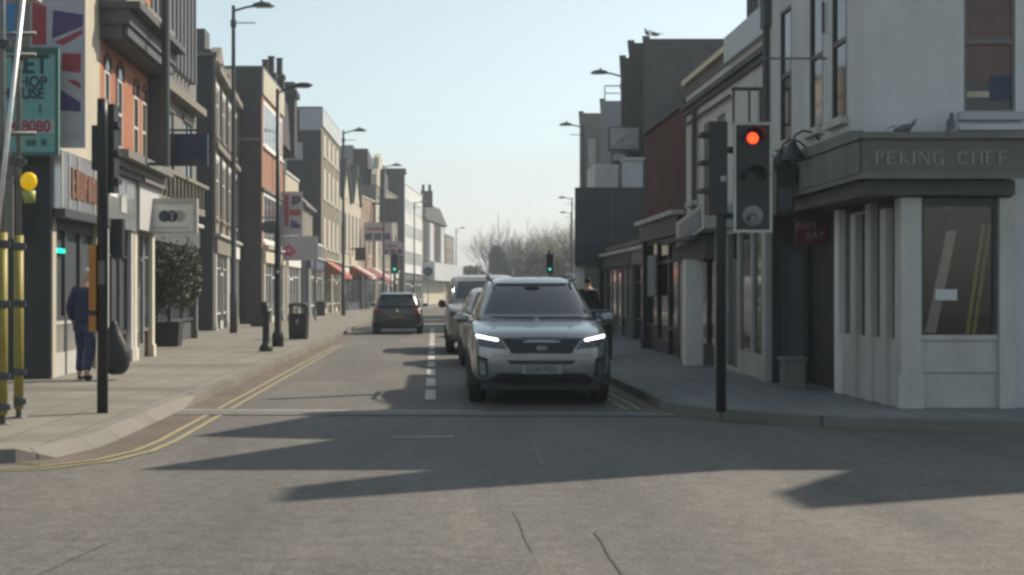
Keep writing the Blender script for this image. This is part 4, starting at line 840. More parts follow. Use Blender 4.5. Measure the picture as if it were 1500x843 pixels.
def subsurf_mb(mb, lev=2):
    me = bpy.data.meshes.new('t'); me.from_pydata(mb.v, [], mb.f); o = bpy.data.objects.new('t', me); link(o)
    md = o.modifiers.new('s', 'SUBSURF'); md.levels = lev; md.render_levels = lev
    dg = bpy.context.evaluated_depsgraph_get(); e = o.evaluated_get(dg); m2 = e.to_mesh()
    out = MB(); out.v = [tuple(v.co) for v in m2.vertices]; out.f = [tuple(p.vertices) for p in m2.polygons]; e.to_mesh_clear()
    bpy.data.objects.remove(o); bpy.data.meshes.remove(me); return out
class Caster:
    def __init__(s, *mbs):
        v, f = [], []
        for m in mbs: b = len(v); v += m.v; f += [tuple(b + i for i in q) for q in m.f]
        s.t = BVHTree.FromPolygons([Vector(a) for a in v], f)
    def hit(s, o, d):
        h = s.t.ray_cast(Vector(o), Vector(d)); return h[0]
def patch(ca, fn, nu, nv, axis, sign, lift=.008):
    """fn(u, v) -> the two free coordinates; the point is cast onto the body along axis ('y': x,z free; 'x': y,z free), sign = direction the ray travels"""
    mb = MB(); idx = {}
    def P(u, v, l):
        a, c = fn(u, v)
        o, d = ((a, -5 * sign, c), (0, sign, 0)) if axis == 'y' else ((-5 * sign, a, c), (sign, 0, 0))
        h = ca.hit(o, d)
        if h is None: return None
        return tuple(h - Vector(d) * l)
    for j in range(nv + 1):
        for i in range(nu + 1):
            p = P(i / nu, j / nv, lift)
            if p: idx[i, j] = len(mb.v); mb.v.append(p)
    for j in range(nv):
        for i in range(nu):
            k = [(i, j), (i + 1, j), (i + 1, j + 1), (i, j + 1)]
            if all(q in idx for q in k): mb.f.append(tuple(idx[q] for q in k))
    edge = [(i, 0) for i in range(nu)] + [(nu, j) for j in range(nv)] + [(nu - i, nv) for i in range(nu)] + [(0, nv - j) for j in range(nv)]
    ring = []
    for i, j in edge:
        p = P(i / nu, j / nv, -.012)
        ring.append((idx.get((i, j)), p))
    for (a, p), (b, q) in zip(ring, ring[1:] + ring[:1]):
        if None in (a, b) or p is None or q is None: continue
        n = len(mb.v); mb.v += [p, q]; mb.f.append((a, b, n + 1, n))
    return mb
def lin(a, b, t): return a + (b - a) * t
def quadfn(bl, br, tr, tl): return lambda u, v: (lin(lin(bl[0], br[0], u), lin(tl[0], tr[0], u), v), lin(lin(bl[1], br[1], u), lin(tl[1], tr[1], u), v))
def wheel(par, x, y, r, w, rimm='alloy'):
    s = 1 if x > 0 else -1
    b = MB(); b.lathe([(r * .62, -w / 2), (r * .94, -w / 2), (r, -w / 2 + .03), (r, w / 2 - .03), (r * .94, w / 2), (r * .62, w / 2)], (x, y, r), 'x', 28); o = part(par, 'wheel', b, 'rubber', True)
    b = MB(); b.lathe([(r * .63, 0), (r * .6, .012 * s), (r * .5, -.02 * s), (.06, -.01 * s), (.05, .02 * s)], (x + s * (w / 2 - .02), y, r), 'x', 24); part(o, 'rim', b, rimm)
def arches(par, ca, ys, r, hw, m='plastic_dark'):
    for s in (-1, 1):
        for y in ys:
            n = 14; b = MB(); pts = [(y + r * math.cos(math.pi * k / n), .02 + r * .98 * math.sin(math.pi * k / n) + r * .62) for k in range(n + 1)]
            pts += [(y - r, .25), (y + r, .25)]
            poly = [(s * (hw + .006), a, c) for a, c in pts]; k = len(poly); inner = [(s * (hw - .25), a, c) for a, c in pts]
            b.add(poly + inner, [tuple(range(k))] + [(i, (i + 1) % k, k + (i + 1) % k, k + i) for i in range(k)]); part(par, 'wheel_arch', b, m)
def mirror_part(par, x, y, z, m, w=.24, h=.15):
    for s in (-1, 1):
        b = MB(); b.ellipsoid((s * (x + w / 2), y, z), w / 2, .075, h / 2, 14, 8); b2 = subsurf_mb(b, 1); b2.tube((s * (x - .06), y + .02, z - .06), (s * (x + .06), y, z - .04), .025); o = part(par, 'door_mirror', b2, m, True)
        g_ = MB(); g_.box(s * (x + w / 2) - w * .36, s * (x + w / 2) + w * .36, y + .05, y + .08, z - h * .32, z + h * .3); part(o, 'mirror_glass', g_, 'car_glass')

# ---- silver SUV at the head of the queue
S = [(0, .50, .46, .70, .76), (.035, .70, .37, .74, .86), (.10, .80, .31, .80, .935), (.22, .875, .27, .86, .985), (.42, .92, .25, .91, 1.02), (.85, .94, .24, .97, 1.075), (1.25, .942, .24, 1.02, 1.125), (1.6, .942, .24, 1.04, 1.14), (2.6, .942, .24, 1.06, 1.15), (3.8, .942, .24, 1.08, 1.16), (4.4, .92, .28, 1.08, 1.14), (4.62, .84, .36, .98, 1.08), (4.68, .74, .44, .9, 1.0)]
GH = [(1.05, 1.16, 4.5, .885), (1.12, 1.22, 4.48, .875), (1.3, 1.55, 4.42, .80), (1.5, 1.95, 4.33, .715), (1.63, 2.26, 4.24, .645), (1.69, 2.55, 4.1, .56), (1.705, 2.8, 3.9, .40)]
lo, up = car_body(S, GH); lo = subsurf_mb(lo, 2); up = subsurf_mb(up, 2); cl = Caster(lo); cu_ = Caster(up); ca = Caster(lo, up)
suv = thing('suv', 'silver sport utility car with bright running lights leading the oncoming queue', 'car', local=True)
part(suv, 'body', lo, 'car_silver', True); part(suv, 'cabin', up, 'car_silver', True)
part(suv, 'windscreen', patch(cu_, lambda u, v: (lin(-lin(.825, .585, v), lin(.825, .585, v), u), lin(1.145, 1.612, v)), 18, 8, 'y', 1), 'car_glass', True)
for s in (-1, 1):
    part(suv, 'side_window', patch(cu_, quadfn((1.75, 1.16), (4.1, 1.18), (3.95, 1.56), (2.3, 1.56)), 12, 5, 'x', -s), 'car_glass', True)
part(suv, 'bonnet_edge', patch(cl, lambda u, v: (lin(-.60, .60, u), lin(.876, .893, v) - .012 * abs(2 * u - 1)), 14, 1, 'y', 1, .004), 'black_paint', True)
gr = part(suv, 'grille', patch(cl, lambda u, v: (lin(-lin(.385, .50, v), lin(.385, .50, v), u), lin(.675, .862, v) + (.012 if v < .3 else -.02 * (1 if abs(2 * u - 1) < .35 else 0)) * 1.0), 20, 4, 'y', 1, .012), 'plastic_dark', True)
for v0, v1, hw in ((.655, .672, .30), (.832, .846, .24)):
    part(gr, 'grille_trim', patch(cl, lambda u, v, v0=v0, v1=v1, hw=hw: (lin(-hw, hw, u), lin(v0, v1, v)), 12, 1, 'y', 1, .02), 'chrome', True)
for k in range(4):
    part(gr, 'grille_bar', patch(cl, lambda u, v, k=k: (lin(-.42, .42, u), .70 + k * .034 + .008 * v), 12, 1, 'y', 1, .018), 'dark_metal', True)
bd = MB(); y_ = cl.hit((0, -5, .755), (0, 1, 0)).y - .03
n = 20; bd.add([(.085 * math.cos(2 * math.pi * k / n), y_, .757 + .04 * math.sin(2 * math.pi * k / n)) for k in range(n)] + [(.085 * math.cos(2 * math.pi * k / n), y_ + .02, .757 + .04 * math.sin(2 * math.pi * k / n)) for k in range(n)], [tuple(range(n))] + [(k, n + k, n + (k + 1) % n, (k + 1) % n) for k in range(n)])
bo = part(gr, 'badge', bd, 'headlamp'); text(bo, 'lettering', 'KIA', .055, (0, y_ - .006, .757), '-y', 'chrome', sx=1.4)
for s in (-1, 1):
    hl = part(suv, 'headlight', patch(cl, quadfn((s * .44, .735), (s * .80, .775), (s * .855, .935), (s * .545, .868)), 10, 4, 'y', 1, .008), 'headlamp', True)
    part(hl, 'running_light', patch(cl, quadfn((s * .56, .848), (s * .83, .893), (s * .845, .923), (s * .57, .873)), 10, 2, 'y', 1, .016), 'drl', True)
    q = MB(); hy = cl.hit((s * .6, -5, .80), (0, 1, 0)).y; q.lathe([(.045, -.012), (.05, 0), (.02, .01)], (s * .58, hy, .80), 'y', 16); part(hl, 'projector', q, 'glass_sky')
    fr_ = part(suv, 'fog_light_frame', patch(cl, quadfn((s * .69, .375), (s * .82, .385), (s * .835, .655), (s * .70, .62)), 6, 6, 'y', 1, .006), 'plastic_dark', True)
    part(fr_, 'fog_light', patch(cl, quadfn((s * .72, .41), (s * .80, .415), (s * .81, .61), (s * .725, .585)), 4, 4, 'y', 1, .016), 'grey_metal' if s < 0 else 'headlamp', True)
    b = MB(); b.path([(s * .60, 2.25, 1.66), (s * .615, 2.45, 1.735), (s * .61, 3.9, 1.74), (s * .59, 4.1, 1.66)], .026); part(suv, 'roof_rail', b, 'alloy')
    b = MB(); b.path([(s * .03, 1.12, 1.125), (s * .3, 1.17, 1.135), (s * .62 - .0, 1.26, 1.135)], .011); part(suv, 'wiper', b, 'black_paint')
part(suv, 'lower_intake', patch(cl, lambda u, v: (lin(-lin(.40, .44, v), lin(.40, .44, v), u), lin(.545, .595, v)), 16, 2, 'y', 1, .01), 'plastic_dark', True)
b = MB(); yy = cl.hit((0, -5, .5), (0, 1, 0)).y - .035; b.box(-.26, .26, yy, yy + .05, .425, .535); pl_ = part(suv, 'number_plate', b, 'plate_white'); text(pl_, 'lettering', 'LC63 PZU', .105, (0, yy - .005, .48), '-y', 'black_paint', sx=.88)
part(suv, 'bumper_skirt', patch(cl, lambda u, v: (lin(-lin(.74, .56, v), lin(.74, .56, v), u), lin(.285, .425, v)), 30, 4, 'y', 1, .012), 'plastic_dark', True)
b = MB(); b.box(-.78, .78, .25, 4.3, .2, .34); part(suv, 'underbody', b, 'plastic_dark')
b = MB(); b.box(-.5, .5, 2.2, 2.5, 1.0, 1.1); b.ellipsoid((-.02, 1.98, 1.53), .12, .03, .04); part(suv, 'rear_view_mirror', b, 'black_paint')
arches(suv, cl, (.93, 3.63), .40, .945); mirror_part(suv, .915, 1.62, 1.12, 'car_silver')
for x in (-.82, .82):
    for y in (.93, 3.63): wheel(suv, x, y, .36, .235)
place(suv, (1.40, 18.55, .006), R(-.8))

# ---- small white hatchback and the light van behind it
S2 = [(0, .45, .42, .62, .68), (.04, .66, .34, .68, .78), (.14, .76, .27, .76, .86), (.35, .83, .23, .84, .93), (.8, .86, .2, .93, 1.02), (1.1, .865, .2, .97, 1.06), (2.4, .865, .2, .99, 1.08), (3.6, .85, .22, 1.0, 1.08), (3.95, .80, .3, .9, 1.02), (4.02, .7, .38, .84, .94)]
G2 = [(1.0, .98, 3.9, .82), (1.06, 1.05, 3.88, .81), (1.25, 1.4, 3.8, .74), (1.42, 1.72, 3.7, .67), (1.53, 2.0, 3.6, .6), (1.57, 2.3, 3.4, .5), (1.58, 2.5, 3.2, .35)]
def simple_car(name, label, cat, S, G, body, ws, sw, wheels, r, mir, hl, gl, front=True):
    lo, up = car_body(S, G); lo = subsurf_mb(lo, 2); up = subsurf_mb(up, 2); cl = Caster(lo); cu_ = Caster(up)
    c = thing(name, label, cat, local=True); part(c, 'body', lo, body, True); part(c, 'cabin', up, body, True)
    part(c, 'windscreen', patch(cu_, lambda u, v: (lin(-lin(ws[0], ws[1], v), lin(ws[0], ws[1], v), u), lin(ws[2], ws[3], v)), 14, 6, 'y', 1), 'car_glass', True)
    for s in (-1, 1): part(c, 'side_window', patch(cu_, quadfn(*sw), 10, 4, 'x', -s), 'car_glass', True)
    for s in (-1, 1):
        o = part(c, 'headlight', patch(cl, quadfn(*[(s * a, z) for a, z in hl]), 8, 4, 'y', 1), 'headlamp', True)
    part(c, 'grille', patch(cl, quadfn(*gl), 12, 2, 'y', 1), 'plastic_dark', True)
    ny = cl.hit((0, -5, .5), (0, 1, 0)).y - .03; b = MB(); b.box(-.26, .26, ny, ny + .05, .44, .55); p = part(c, 'number_plate', b, 'plate_white')
    hw = max(s[1] for s in S); arches(c, cl, wheels, r + .05, hw); mirror_part(c, *mir)
    for x in (-(hw - .12), hw - .12):
        for y in wheels: wheel(c, x, y, r, .2)
    return c, cl, cu_
hb, _, _ = simple_car('hatchback', 'small white hatchback queuing directly behind the silver car', 'car', S2, G2, 'car_white', (.72, .55, 1.09, 1.48), ((1.5, 1.1), (3.5, 1.1), (3.3, 1.45), (1.95, 1.45)), (.8, 3.3), .31, (.84, 1.3, 1.02, 'plastic_dark', .2, .14), [(.42, .62), (.66, .66), (.72, .82), (.5, .78)], [(-.4, .52), (.4, .52), (.4, .62), (-.4, .62)])
place(hb, (1.40, 28.1, .006), 0)
S3 = [(0, .55, .45, .8, .9), (.05, .78, .36, .9, 1.0), (.15, .86, .3, 1.0, 1.1), (.4, .93, .27, 1.08, 1.17), (.8, .96, .25, 1.14, 1.22), (1.0, .965, .25, 1.16, 1.24), (4.6, .965, .25, 1.2, 1.26), (4.95, .94, .3, 1.2, 1.26), (5.0, .9, .38, 1.1, 1.2)]
G3 = [(1.1, .85, 4.95, .93), (1.22, .95, 4.94, .925), (1.5, 1.35, 4.92, .89), (1.75, 1.7, 4.9, .84), (1.87, 1.95, 4.87, .78), (1.92, 2.2, 4.7, .68), (1.93, 2.5, 4.4, .5)]
van, vl, vu = simple_car('van', 'pale van with a tall dark windscreen at the back of the queue', 'van', S3, G3, 'car_white', (.83, .70, 1.27, 1.84), ((1.7, 1.28), (2.9, 1.28), (2.8, 1.7), (2.05, 1.7)), (.95, 4.0), .33, (.95, 1.35, 1.2, 'black_paint', .2, .22), [(.55, .78), (.82, .82), (.86, 1.02), (.62, .98)], [(-.5, .6), (.5, .6), (.5, .78), (-.5, .78)])
place(van, (1.26, 34.3, .006), 0)

# ---- dark hatchback driving away, built tail first (y = 0 at its rear bumper)
S4 = [(0, .62, .42, .74, .86), (.03, .78, .34, .80, .93), (.12, .86, .27, .84, .97), (.3, .89, .23, .88, .98), (.8, .9, .2, .92, 1.0), (2.4, .9, .2, .94, 1.02), (3.2, .9, .2, .94, 1.02), (3.9, .86, .22, .84, .92), (4.15, .76, .3, .7, .8), (4.2, .6, .4, .62, .7)]
G4 = [(.92, .08, 3.2, .83), (1.0, .13, 3.12, .82), (1.15, .24, 2.85, .775), (1.3, .36, 2.55, .715), (1.42, .45, 2.25, .65), (1.475, .6, 2.0, .55), (1.49, .8, 1.8, .4)]
lo, up = car_body(S4, G4); lo = subsurf_mb(lo, 2); up = subsurf_mb(up, 2); cl = Caster(lo); cu_ = Caster(up)
dk = thing('dark_hatchback', 'dark navy hatchback driving away on the left lane', 'car', local=True)
part(dk, 'body', lo, 'car_navy', True); part(dk, 'cabin', up, 'car_navy', True)
part(dk, 'rear_window', patch(cu_, lambda u, v: (lin(-lin(.68, .56, v), lin(.68, .56, v), u), lin(1.03, 1.36, v)), 12, 5, 'y', 1), 'car_glass', True)
b = MB(); b.prism([(.30, 1.42), (.55, 1.47), (.55, 1.44), (.30, 1.40)], 'x', -.58, .58); part(dk, 'spoiler', b, 'car_navy')
for s in (-1, 1):
    part(dk, 'side_window', patch(cu_, quadfn((.9, 1.03), (2.75, 1.02), (2.2, 1.38), (.9, 1.38)), 8, 4, 'x', -s), 'car_glass', True)
    part(dk, 'tail_light', patch(cl, quadfn((s * .55, .76), (s * .86, .76), (s * .85, .92), (s * .55, .9)), 8, 4, 'y', 1), 'tail_red', True)
b = MB(); y_ = cl.hit((0, -5, .62), (0, 1, 0)).y - .03; b.box(-.26, .26, y_, y_ + .05, .56, .67); p_ = part(dk, 'number_plate', b, 'plate_yellow')
b = MB(); y_ = cl.hit((0, -5, .84), (0, 1, 0)).y; b.lathe([(.05, -.015), (.05, .01)], (0, y_, .84), 'y', 16); part(dk, 'badge', b, 'chrome')
part(dk, 'rear_bumper', patch(cl, quadfn((-.78, .3), (.78, .3), (.8, .46), (-.8, .46)), 14, 3, 'y', 1), 'plastic_dark', True)
arches(dk, cl, (.85, 3.45), .37, .905); mirror_part(dk, .87, 2.75, 1.02, 'car_navy', .2, .14)
for x in (-.78, .78):
    for y in (.85, 3.45): wheel(dk, x, y, .32, .22)
b = MB(); b.box(-.75, .75, .3, 3.9, .2, .32); part(dk, 'underbody', b, 'plastic_dark')
place(dk, (-1.28, 50.5, .006), 0)

# ------------------------------------------------------------------ lamps, signals, bollards, bins
def lamp_proto():
    t = thing('street_lamp', 'x', 'street lamp', local=True)
    b = MB(); b.lathe([(.13, 0), (.13, 1.3), (.105, 1.35), (.085, 5), (.06, 11.0), (.065, 11.03)], (0, 0, 0), 'z', 14); part(t, 'column', b, 'dark_metal', True)
    b = MB(); b.path([(0, 0, 10.85), (.45, 0, 10.98), (.75, 0, 11.02)], .04); b.tube((0, 0, 10.45), (.75, 0, 10.45), .02); b.tube((0, 0, 10.55), (0, 0, 10.3), .1); part(t, 'arm', b, 'dark_metal')
    b = MB(); rings = []
    for x, r, z in ((.62, .05, 0), (.72, .11, .01), (.95, .17, .02), (1.2, .14, .0), (1.38, .05, -.02)):
        rings.append([(x, r * math.cos(2 * math.pi * k / 10), 11.03 + z + max(-.04, r * .75 * math.sin(2 * math.pi * k / 10))) for k in range(10)])
    b.loft(rings); b.tube((.95, 0, 11.1), (.95, 0, 11.24), .045); part(t, 'lantern', b, 'dark_metal', True)
    b = MB(); b.box(.75, 1.3, -.1, .1, 10.96, 10.985); part(t, 'lens', b, 'glass_pale'); return t
lp = lamp_proto(); GRP = 'tall street lamps'
LAMPS = [((-6.74, 48.3, .12), 0, 'tall lamp column at the near left in front of the black end wall'), ((-5.37, 85.4, .12), 0, 'tall lamp column in front of the pale tall house'),
         ((-3.78, 108.8, .12), 0, 'tall lamp column between the slate gables and the stone gable'), ((-2.05, 153, .12), 0, 'tall lamp column against the white banded block'),
         ((3.4, 215, .12), 0, 'tall lamp column alone against the sky beyond the left row'),
         ((8.29, 63, .12), R(180), 'tall lamp column right of the grey block with a billboard below'), ((8.62, 82.5, .12), R(180), 'tall lamp whose arm pokes out left of the window block'),
         ((14.1, 146, .12), R(180), 'nearer of the two small far lamps right of the bare trees'), ((16.6, 173, .12), R(180), 'farther of the two small far lamps right of the bare trees')]
for i, (l, rz, lab) in enumerate(LAMPS): place(lp if i == 0 else copy_tree(lp), l, rz, lab, GRP)
t = thing('street_lamp', 'shorter dark lamp column by the kerb between bollard and bin', 'street lamp', (-3.93, 36.2, .12), local=True)
b = MB(); b.lathe([(.15, 0), (.15, .3), (.09, .4), (.085, 2.9), (.06, 3.0), (.05, 6.5)], (0, 0, 0), 'z', 14); part(t, 'column', b, 'black_paint', True); b = MB(); b.path([(0, 0, 6.4), (.3, 0, 6.55), (.5, 0, 6.57)], .025); part(t, 'arm', b, 'black_paint')
b = MB(); b.ellipsoid((.65, 0, 6.6), .24, .1, .07); part(t, 'lantern', b, 'dark_metal', True); b = MB(); b.box(.5, .8, -.06, .06, 6.53, 6.545); part(t, 'lens', b, 'glass_pale')
b = MB(); b.box(-.005, .045, -.19, -.15, 1.85, 1.92); part(t, 'reflector', b, 'white_paint')
b = MB(); b.lathe([(.16, 0), (.16, .08), (.1, .16), (.085, .2), (.075, .85), (.095, .88), (.095, .93), (.075, .95), (.08, 1.05), (.03, 1.1)], (0, 0, 0), 'z', 16); q = solo('bollard', 'black bollard by the left kerb in front of the short lamp', 'bollard', b, 'black_paint', smooth=True); q.location = (-3.88, 33.2, .12)
def bin_(loc, lab, sc=1, rz=0):
    t = thing('litter_bin', lab, 'litter bin', loc, local=True); t.rotation_euler = (0, 0, rz); t.scale = (sc, sc, sc)
    b = MB(); b.loft([[(-.25, -.23, 0), (.25, -.23, 0), (.25, .23, 0), (-.25, .23, 0)], [(-.27, -.25, .75), (.27, -.25, .75), (.27, .25, .75), (-.27, .25, .75)]]); part(t, 'body', b, 'black_paint')
    b = MB(); b.loft([[(-.28, -.26, .92), (.28, -.26, .92), (.28, .26, .92), (-.28, .26, .92)], [(-.26, -.24, 1.02), (.26, -.24, 1.02), (.26, .24, 1.02), (-.26, .24, 1.02)], [(-.16, -.14, 1.07), (.16, -.14, 1.07), (.16, .14, 1.07), (-.16, .14, 1.07)]])
    for x in (-.25, .2):
        for y in (-.23, .18): b.box(x, x + .05, y, y + .05, .75, .92)
    part(t, 'hood', b, 'black_paint')
    b = MB(); b.box(-.12, .12, -.285, -.262, .93, .99); part(t, 'label_plate', b, 'text_grey'); b = MB(); b.prism([(-.05, .52), (0, .42), (.05, .52), (.05, .58), (-.05, .58)], 'y', -.262, -.246); part(t, 'emblem', b, 'text_grey'); return t
bin_((-3.95, 42, .12), 'black litter bin with a pale emblem by the left kerb', 1, R(-4))
bin_((3.42, 29.6, .12), 'black litter bin behind the mirror of the silver car', .95)
b = MB(); b.box(-.3, .3, -.3, .3, 0, .95); b.box(-.33, .33, -.33, .33, .95, 1.0); q = solo('cabinet', 'squat black utility cabinet by the shops left of the bollard', 'cabinet', b, 'black_cladding', (0, 0, 0)); q.location = (-7.0, 57.5, .12)
b = MB(); b.box(-.25, .25, -.25, .25, 0, .8); b.box(-.22, .22, -.22, .22, .8, .86); q = solo('planter_box', 'small dark planter box in front of the slate blue shop', 'planter', b, 'black_cladding'); q.location = (-6.6, 84, .12)

def head(t, x, y, z, facing, lit=None, w=.34, board=True, sp=.34, mg=(.12, .28)):
    """signal head, lenses facing -y, bottom at z; lit: None or index with material"""
    o = {}
    b = MB(); b.box(x - w / 2 + .04, x + w / 2 - .04, y + .03, y + .22, z, z + .32 + 2 * sp); hd = part(t, 'signal_head', b, 'black_paint')
    if board:
        b = MB(); b.box(x - w / 2 - .06, x + w / 2 + .06, y + .005, y + .025, z - mg[0], z + .16 + 2 * sp + mg[1]); bk = part(hd, 'backing_board', b, 'black_paint')
        b = MB(); X0, X1, Z0, Z1 = x - w / 2 - .06, x + w / 2 + .06, z - mg[0], z + .16 + 2 * sp + mg[1]
        for q in ((X0, X0 + .03, Z0, Z1), (X1 - .03, X1, Z0, Z1), (X0 + .03, X1 - .03, Z0, Z0 + .03), (X0 + .03, X1 - .03, Z1 - .03, Z1)): b.box(q[0], q[1], y - .004, y + .004, q[2], q[3])
        part(hd, 'board_border', b, 'offwhite_paint')
    for k in range(3):
        zc = z + .16 + (2 - k) * sp; m = 'unlit_lens'
        if lit and k in lit: m = lit[k]
        b = MB(); b.lathe([(.1 if m != 'arrow_lens' else .118, 0), (.08, -.012), (.04, -.02)], (x, y + (.02 if m != 'arrow_lens' else .0), zc), 'y', 24); ln = part(hd, 'lens', b, m)
        if m in ('red_light', 'green_light'):
            b = MB(); b.lathe([(.062, 0), (.04, -.008)], (x, y - .002, zc), 'y', 20); part(ln, 'lens_core', b, m.replace('light', 'core'))
        if m == 'arrow_lens': continue
        b = MB(); n = 10; ring = [(x + .12 * math.cos(math.pi * (-.12 + 1.24 * q / n)), zc + .12 * math.sin(math.pi * (-.12 + 1.24 * q / n))) for q in range(n + 1)]
        for (xa, za), (xb, zb) in zip(ring, ring[1:]): b.quad((xa, y + .02, za), (xb, y + .02, zb), (xb, y - (.16 if zb > zc else .05), zb), (xa, y - (.16 if za > zc else .05), za))
        part(hd, 'visor', b, 'black_paint')
    return hd
# red signal at the right kerb
t = thing('traffic_signal', 'traffic signal showing red with a large grey bordered board on the right kerb', 'traffic signal', (3.28, 16.35, .12), local=True)
b = MB(); b.lathe([(.058, 0), (.058, 3.2), (.05, 3.22)], (0, 0, 0), 'z', 16); part(t, 'post', b, 'black_paint', True)
hz = Z(316, 16.2) - .12 - .16
hd = head(t, .34, -.1, hz, '-y', {0: 'red_light', 2: 'arrow_lens'}, w=.32, sp=.44, mg=(.03, .18))
b = MB(); c = (.34, -.125, hz + .16); n = 16
pts = [(.055 * math.cos(R(-10 + 200 * k / n)) - .01, .05 * math.sin(R(-10 + 200 * k / n)) - .02) for k in range(n + 1)]
for (a, d), (e, f_) in zip(pts, pts[1:]): b.quad((c[0] + a, c[1] - .003, c[2] + d), (c[0] + e, c[1] - .003, c[2] + f_), (c[0] + e * .55, c[1] - .003, c[2] + f_ * .55 - .005), (c[0] + a * .55, c[1] - .003, c[2] + d * .55 - .005))
b.add([(c[0] - .09, c[1] - .003, c[2] - .02), (c[0] - .02, c[1] - .003, c[2] - .02), (c[0] - .055, c[1] - .003, c[2] - .075)], [(0, 1, 2)]); part(hd, 'arrow', b, 'unlit_lens')
for z_ in (2.95, 2.2): b = MB(); b.box(.05, .2, -.04, .04, z_, z_ + .07); part(t, 'bracket', b, 'black_paint')
b = MB(); b.box(-.16, .05, -.12, .18, 2.25, 3.3); sd = part(t, 'side_head', b, 'black_paint')
for k in range(3):
    b = MB(); b.prism([(-.12, 2.5 + k * .32), (.18, 2.5 + k * .32), (.18, 2.54 + k * .32), (-.12, 2.54 + k * .32)], 'x', -.25, -.162); part(sd, 'visor', b, 'black_paint')
b = MB(); b.box(-.03, .03, -.13, -.122, 2.62, 2.68); part(sd, 'label_plate', b, 'text_grey')
# left signal seen from behind with its orange push button case
t = thing('traffic_signal', 'black signal post seen edge on with an orange case on the left pavement', 'traffic signal', (-3.74, 16.2, .12), local=True)
b = MB(); b.lathe([(.062, 0), (.062, 3.3), (.058, 3.55)], (0, 0, 0), 'z', 16); part(t, 'post', b, 'black_paint', True)
b = MB(); b.box(-.02, .12, .05, .3, 2.5, 3.5); b.box(-.12, .0, -.02, .2, 2.75, 3.25); sd = part(t, 'signal_head', b, 'black_paint')
for k in range(3): b = MB(); b.box(.122, .16, .06, .28, 2.6 + .32 * k, 2.66 + .32 * k); part(sd, 'visor', b, 'black_paint')
b = MB(); b.box(-.14, -.06, -.07, .05, 1.16, 1.9); b.box(-.14, -.06, -.07, .05, .92, 1.10); b.box(-.135, -.06, -.06, .04, 1.10, 1.16); pb = part(t, 'push_button_case', b, 'orange_box')
b = MB(); b.box(-.144, -.056, -.074, .054, 1.104, 1.156); part(pb, 'case_band', b, 'black_paint')
b = MB(); b.box(.07, .2, .1, .25, 1.75, 2.2); part(t, 'junction_box', b, 'black_paint'); b = MB(); b.box(-.035, .035, -.068, -.06, 1.45, 1.72); part(t, 'label_plate', b, 'brown_sign')
# pair of green signals far down the street
def green_sig(loc, lab, arm=1):
    t = thing('traffic_signal', lab, 'traffic signal', loc, 'green signals at the far crossing', local=True); b = MB(); b.lathe([(.07, 0), (.07, 3.9)], (0, 0, 0), 'z', 12); part(t, 'post', b, 'black_paint'); head(t, 0, -.3, 2.62, '-y', {2: 'green_light'}, .36); return t
gs = green_sig((-2.36, 87, .12), 'left of the two far signals showing green above the dark car')
place(copy_tree(gs), (7.04, 87, .12), 0, 'right of the two far signals showing green before the bare trees')
# ------------------------------------------------------------------ signs, flags and scaffolding on the left
def board(mb, x0, x1, y, z0, z1, t=.03): return mb.box(x0, x1, y, y + t, z0, z1)
t = thing('hanging_sign', 'white hanging sign with blue black and grey discs', 'sign', (-6.0, 30.1, 3.1))
yb = 30.1; x0, x1, z0, z1 = X(217, yb), X(289, yb), Z(342, yb), Z(291, yb)
b = MB(); board(b, x0, x1, yb, z0, z1, .14); part(t, 'board', b, 'offwhite_paint')
b = MB(); b.box(x0 + .03, x1 - .09, yb - .004, yb - .001, z0 + .04, z1 - .13); part(t, 'face', b, 'white_paint'); b = MB(); b.box(x1 - .05, x1 + .004, yb - .012, yb - .002, z0, z1); b.box(x0, x1 - .05, yb - .012, yb - .002, z1 - .1, z1); part(t, 'edge_trim', b, 'shop_white')
cz = Z(317, yb); r = .125
for k, (px, m) in enumerate(((241, 'navy_panel'), (263, 'text_grey'), (252, 'black_paint'))):
    b = MB(); cx_ = X(px, yb); n = 24; yy = yb - .006 - .002 * k; b.add([(cx_ + r * math.cos(2 * math.pi * q / n), yy, cz + r * math.sin(2 * math.pi * q / n)) for q in range(n)] + [(cx_ + r * .9 * math.cos(2 * math.pi * q / n), yy + .0015, cz + r * .9 * math.sin(2 * math.pi * q / n)) for q in range(n)], [tuple(range(n))] + [(q, n + q, n + (q + 1) % n, (q + 1) % n) for q in range(n)]); part(t, 'disc', b, m)
b = MB(); cx_ = X(252, yb); b.box(cx_ - .014, cx_ + .014, yb - .016, yb - .012, cz - .1, cz + .06); b.box(cx_ - .07, cx_ + .07, yb - .0165, yb - .0125, cz + .06, cz + .072); part(t, 'emblem', b, 'text_grey')
b = MB(); rr = random.Random(3); q = x0 + .1
while q < x1 - .22: w = rr.uniform(.02, .05); b.box(q, q + w, yb - .007, yb - .005, z0 + .09, z0 + .09 + rr.uniform(.03, .05)); q += w + .018
part(t, 'small_print', b, 'text_grey')
for z_ in (z1 - .2, z0 + .15): b = MB(); b.box(-6.08, x0, yb + .03, yb + .07, z_, z_ + .04); part(t, 'bracket', b, 'grey_metal')
t = thing('hanging_sign', 'dark navy hanging sign projecting from the grey stone office', 'sign', (-7.1, 39.4, 5.4)); yb = 39.4
b = MB(); board(b, X(255, yb), X(304, yb), yb, Z(243, yb), Z(196, yb), .18); part(t, 'board', b, 'navy_panel'); b = MB(); b.box(-7.15, X(300, yb), yb + .06, yb + .12, Z(192, yb), Z(189, yb)); part(t, 'bracket', b, 'dark_metal')
b = MB(); 
for k in range(5): b.box(X(262 + 7 * k, yb), X(266 + 7 * k, yb), yb - .004, yb - .001, Z(240, yb), Z(234, yb))
b.box(X(262, yb), X(294, yb), yb - .002, yb - .0005, Z(241, yb), Z(233, yb)); part(t, 'text_strip', b, 'dark_slate')
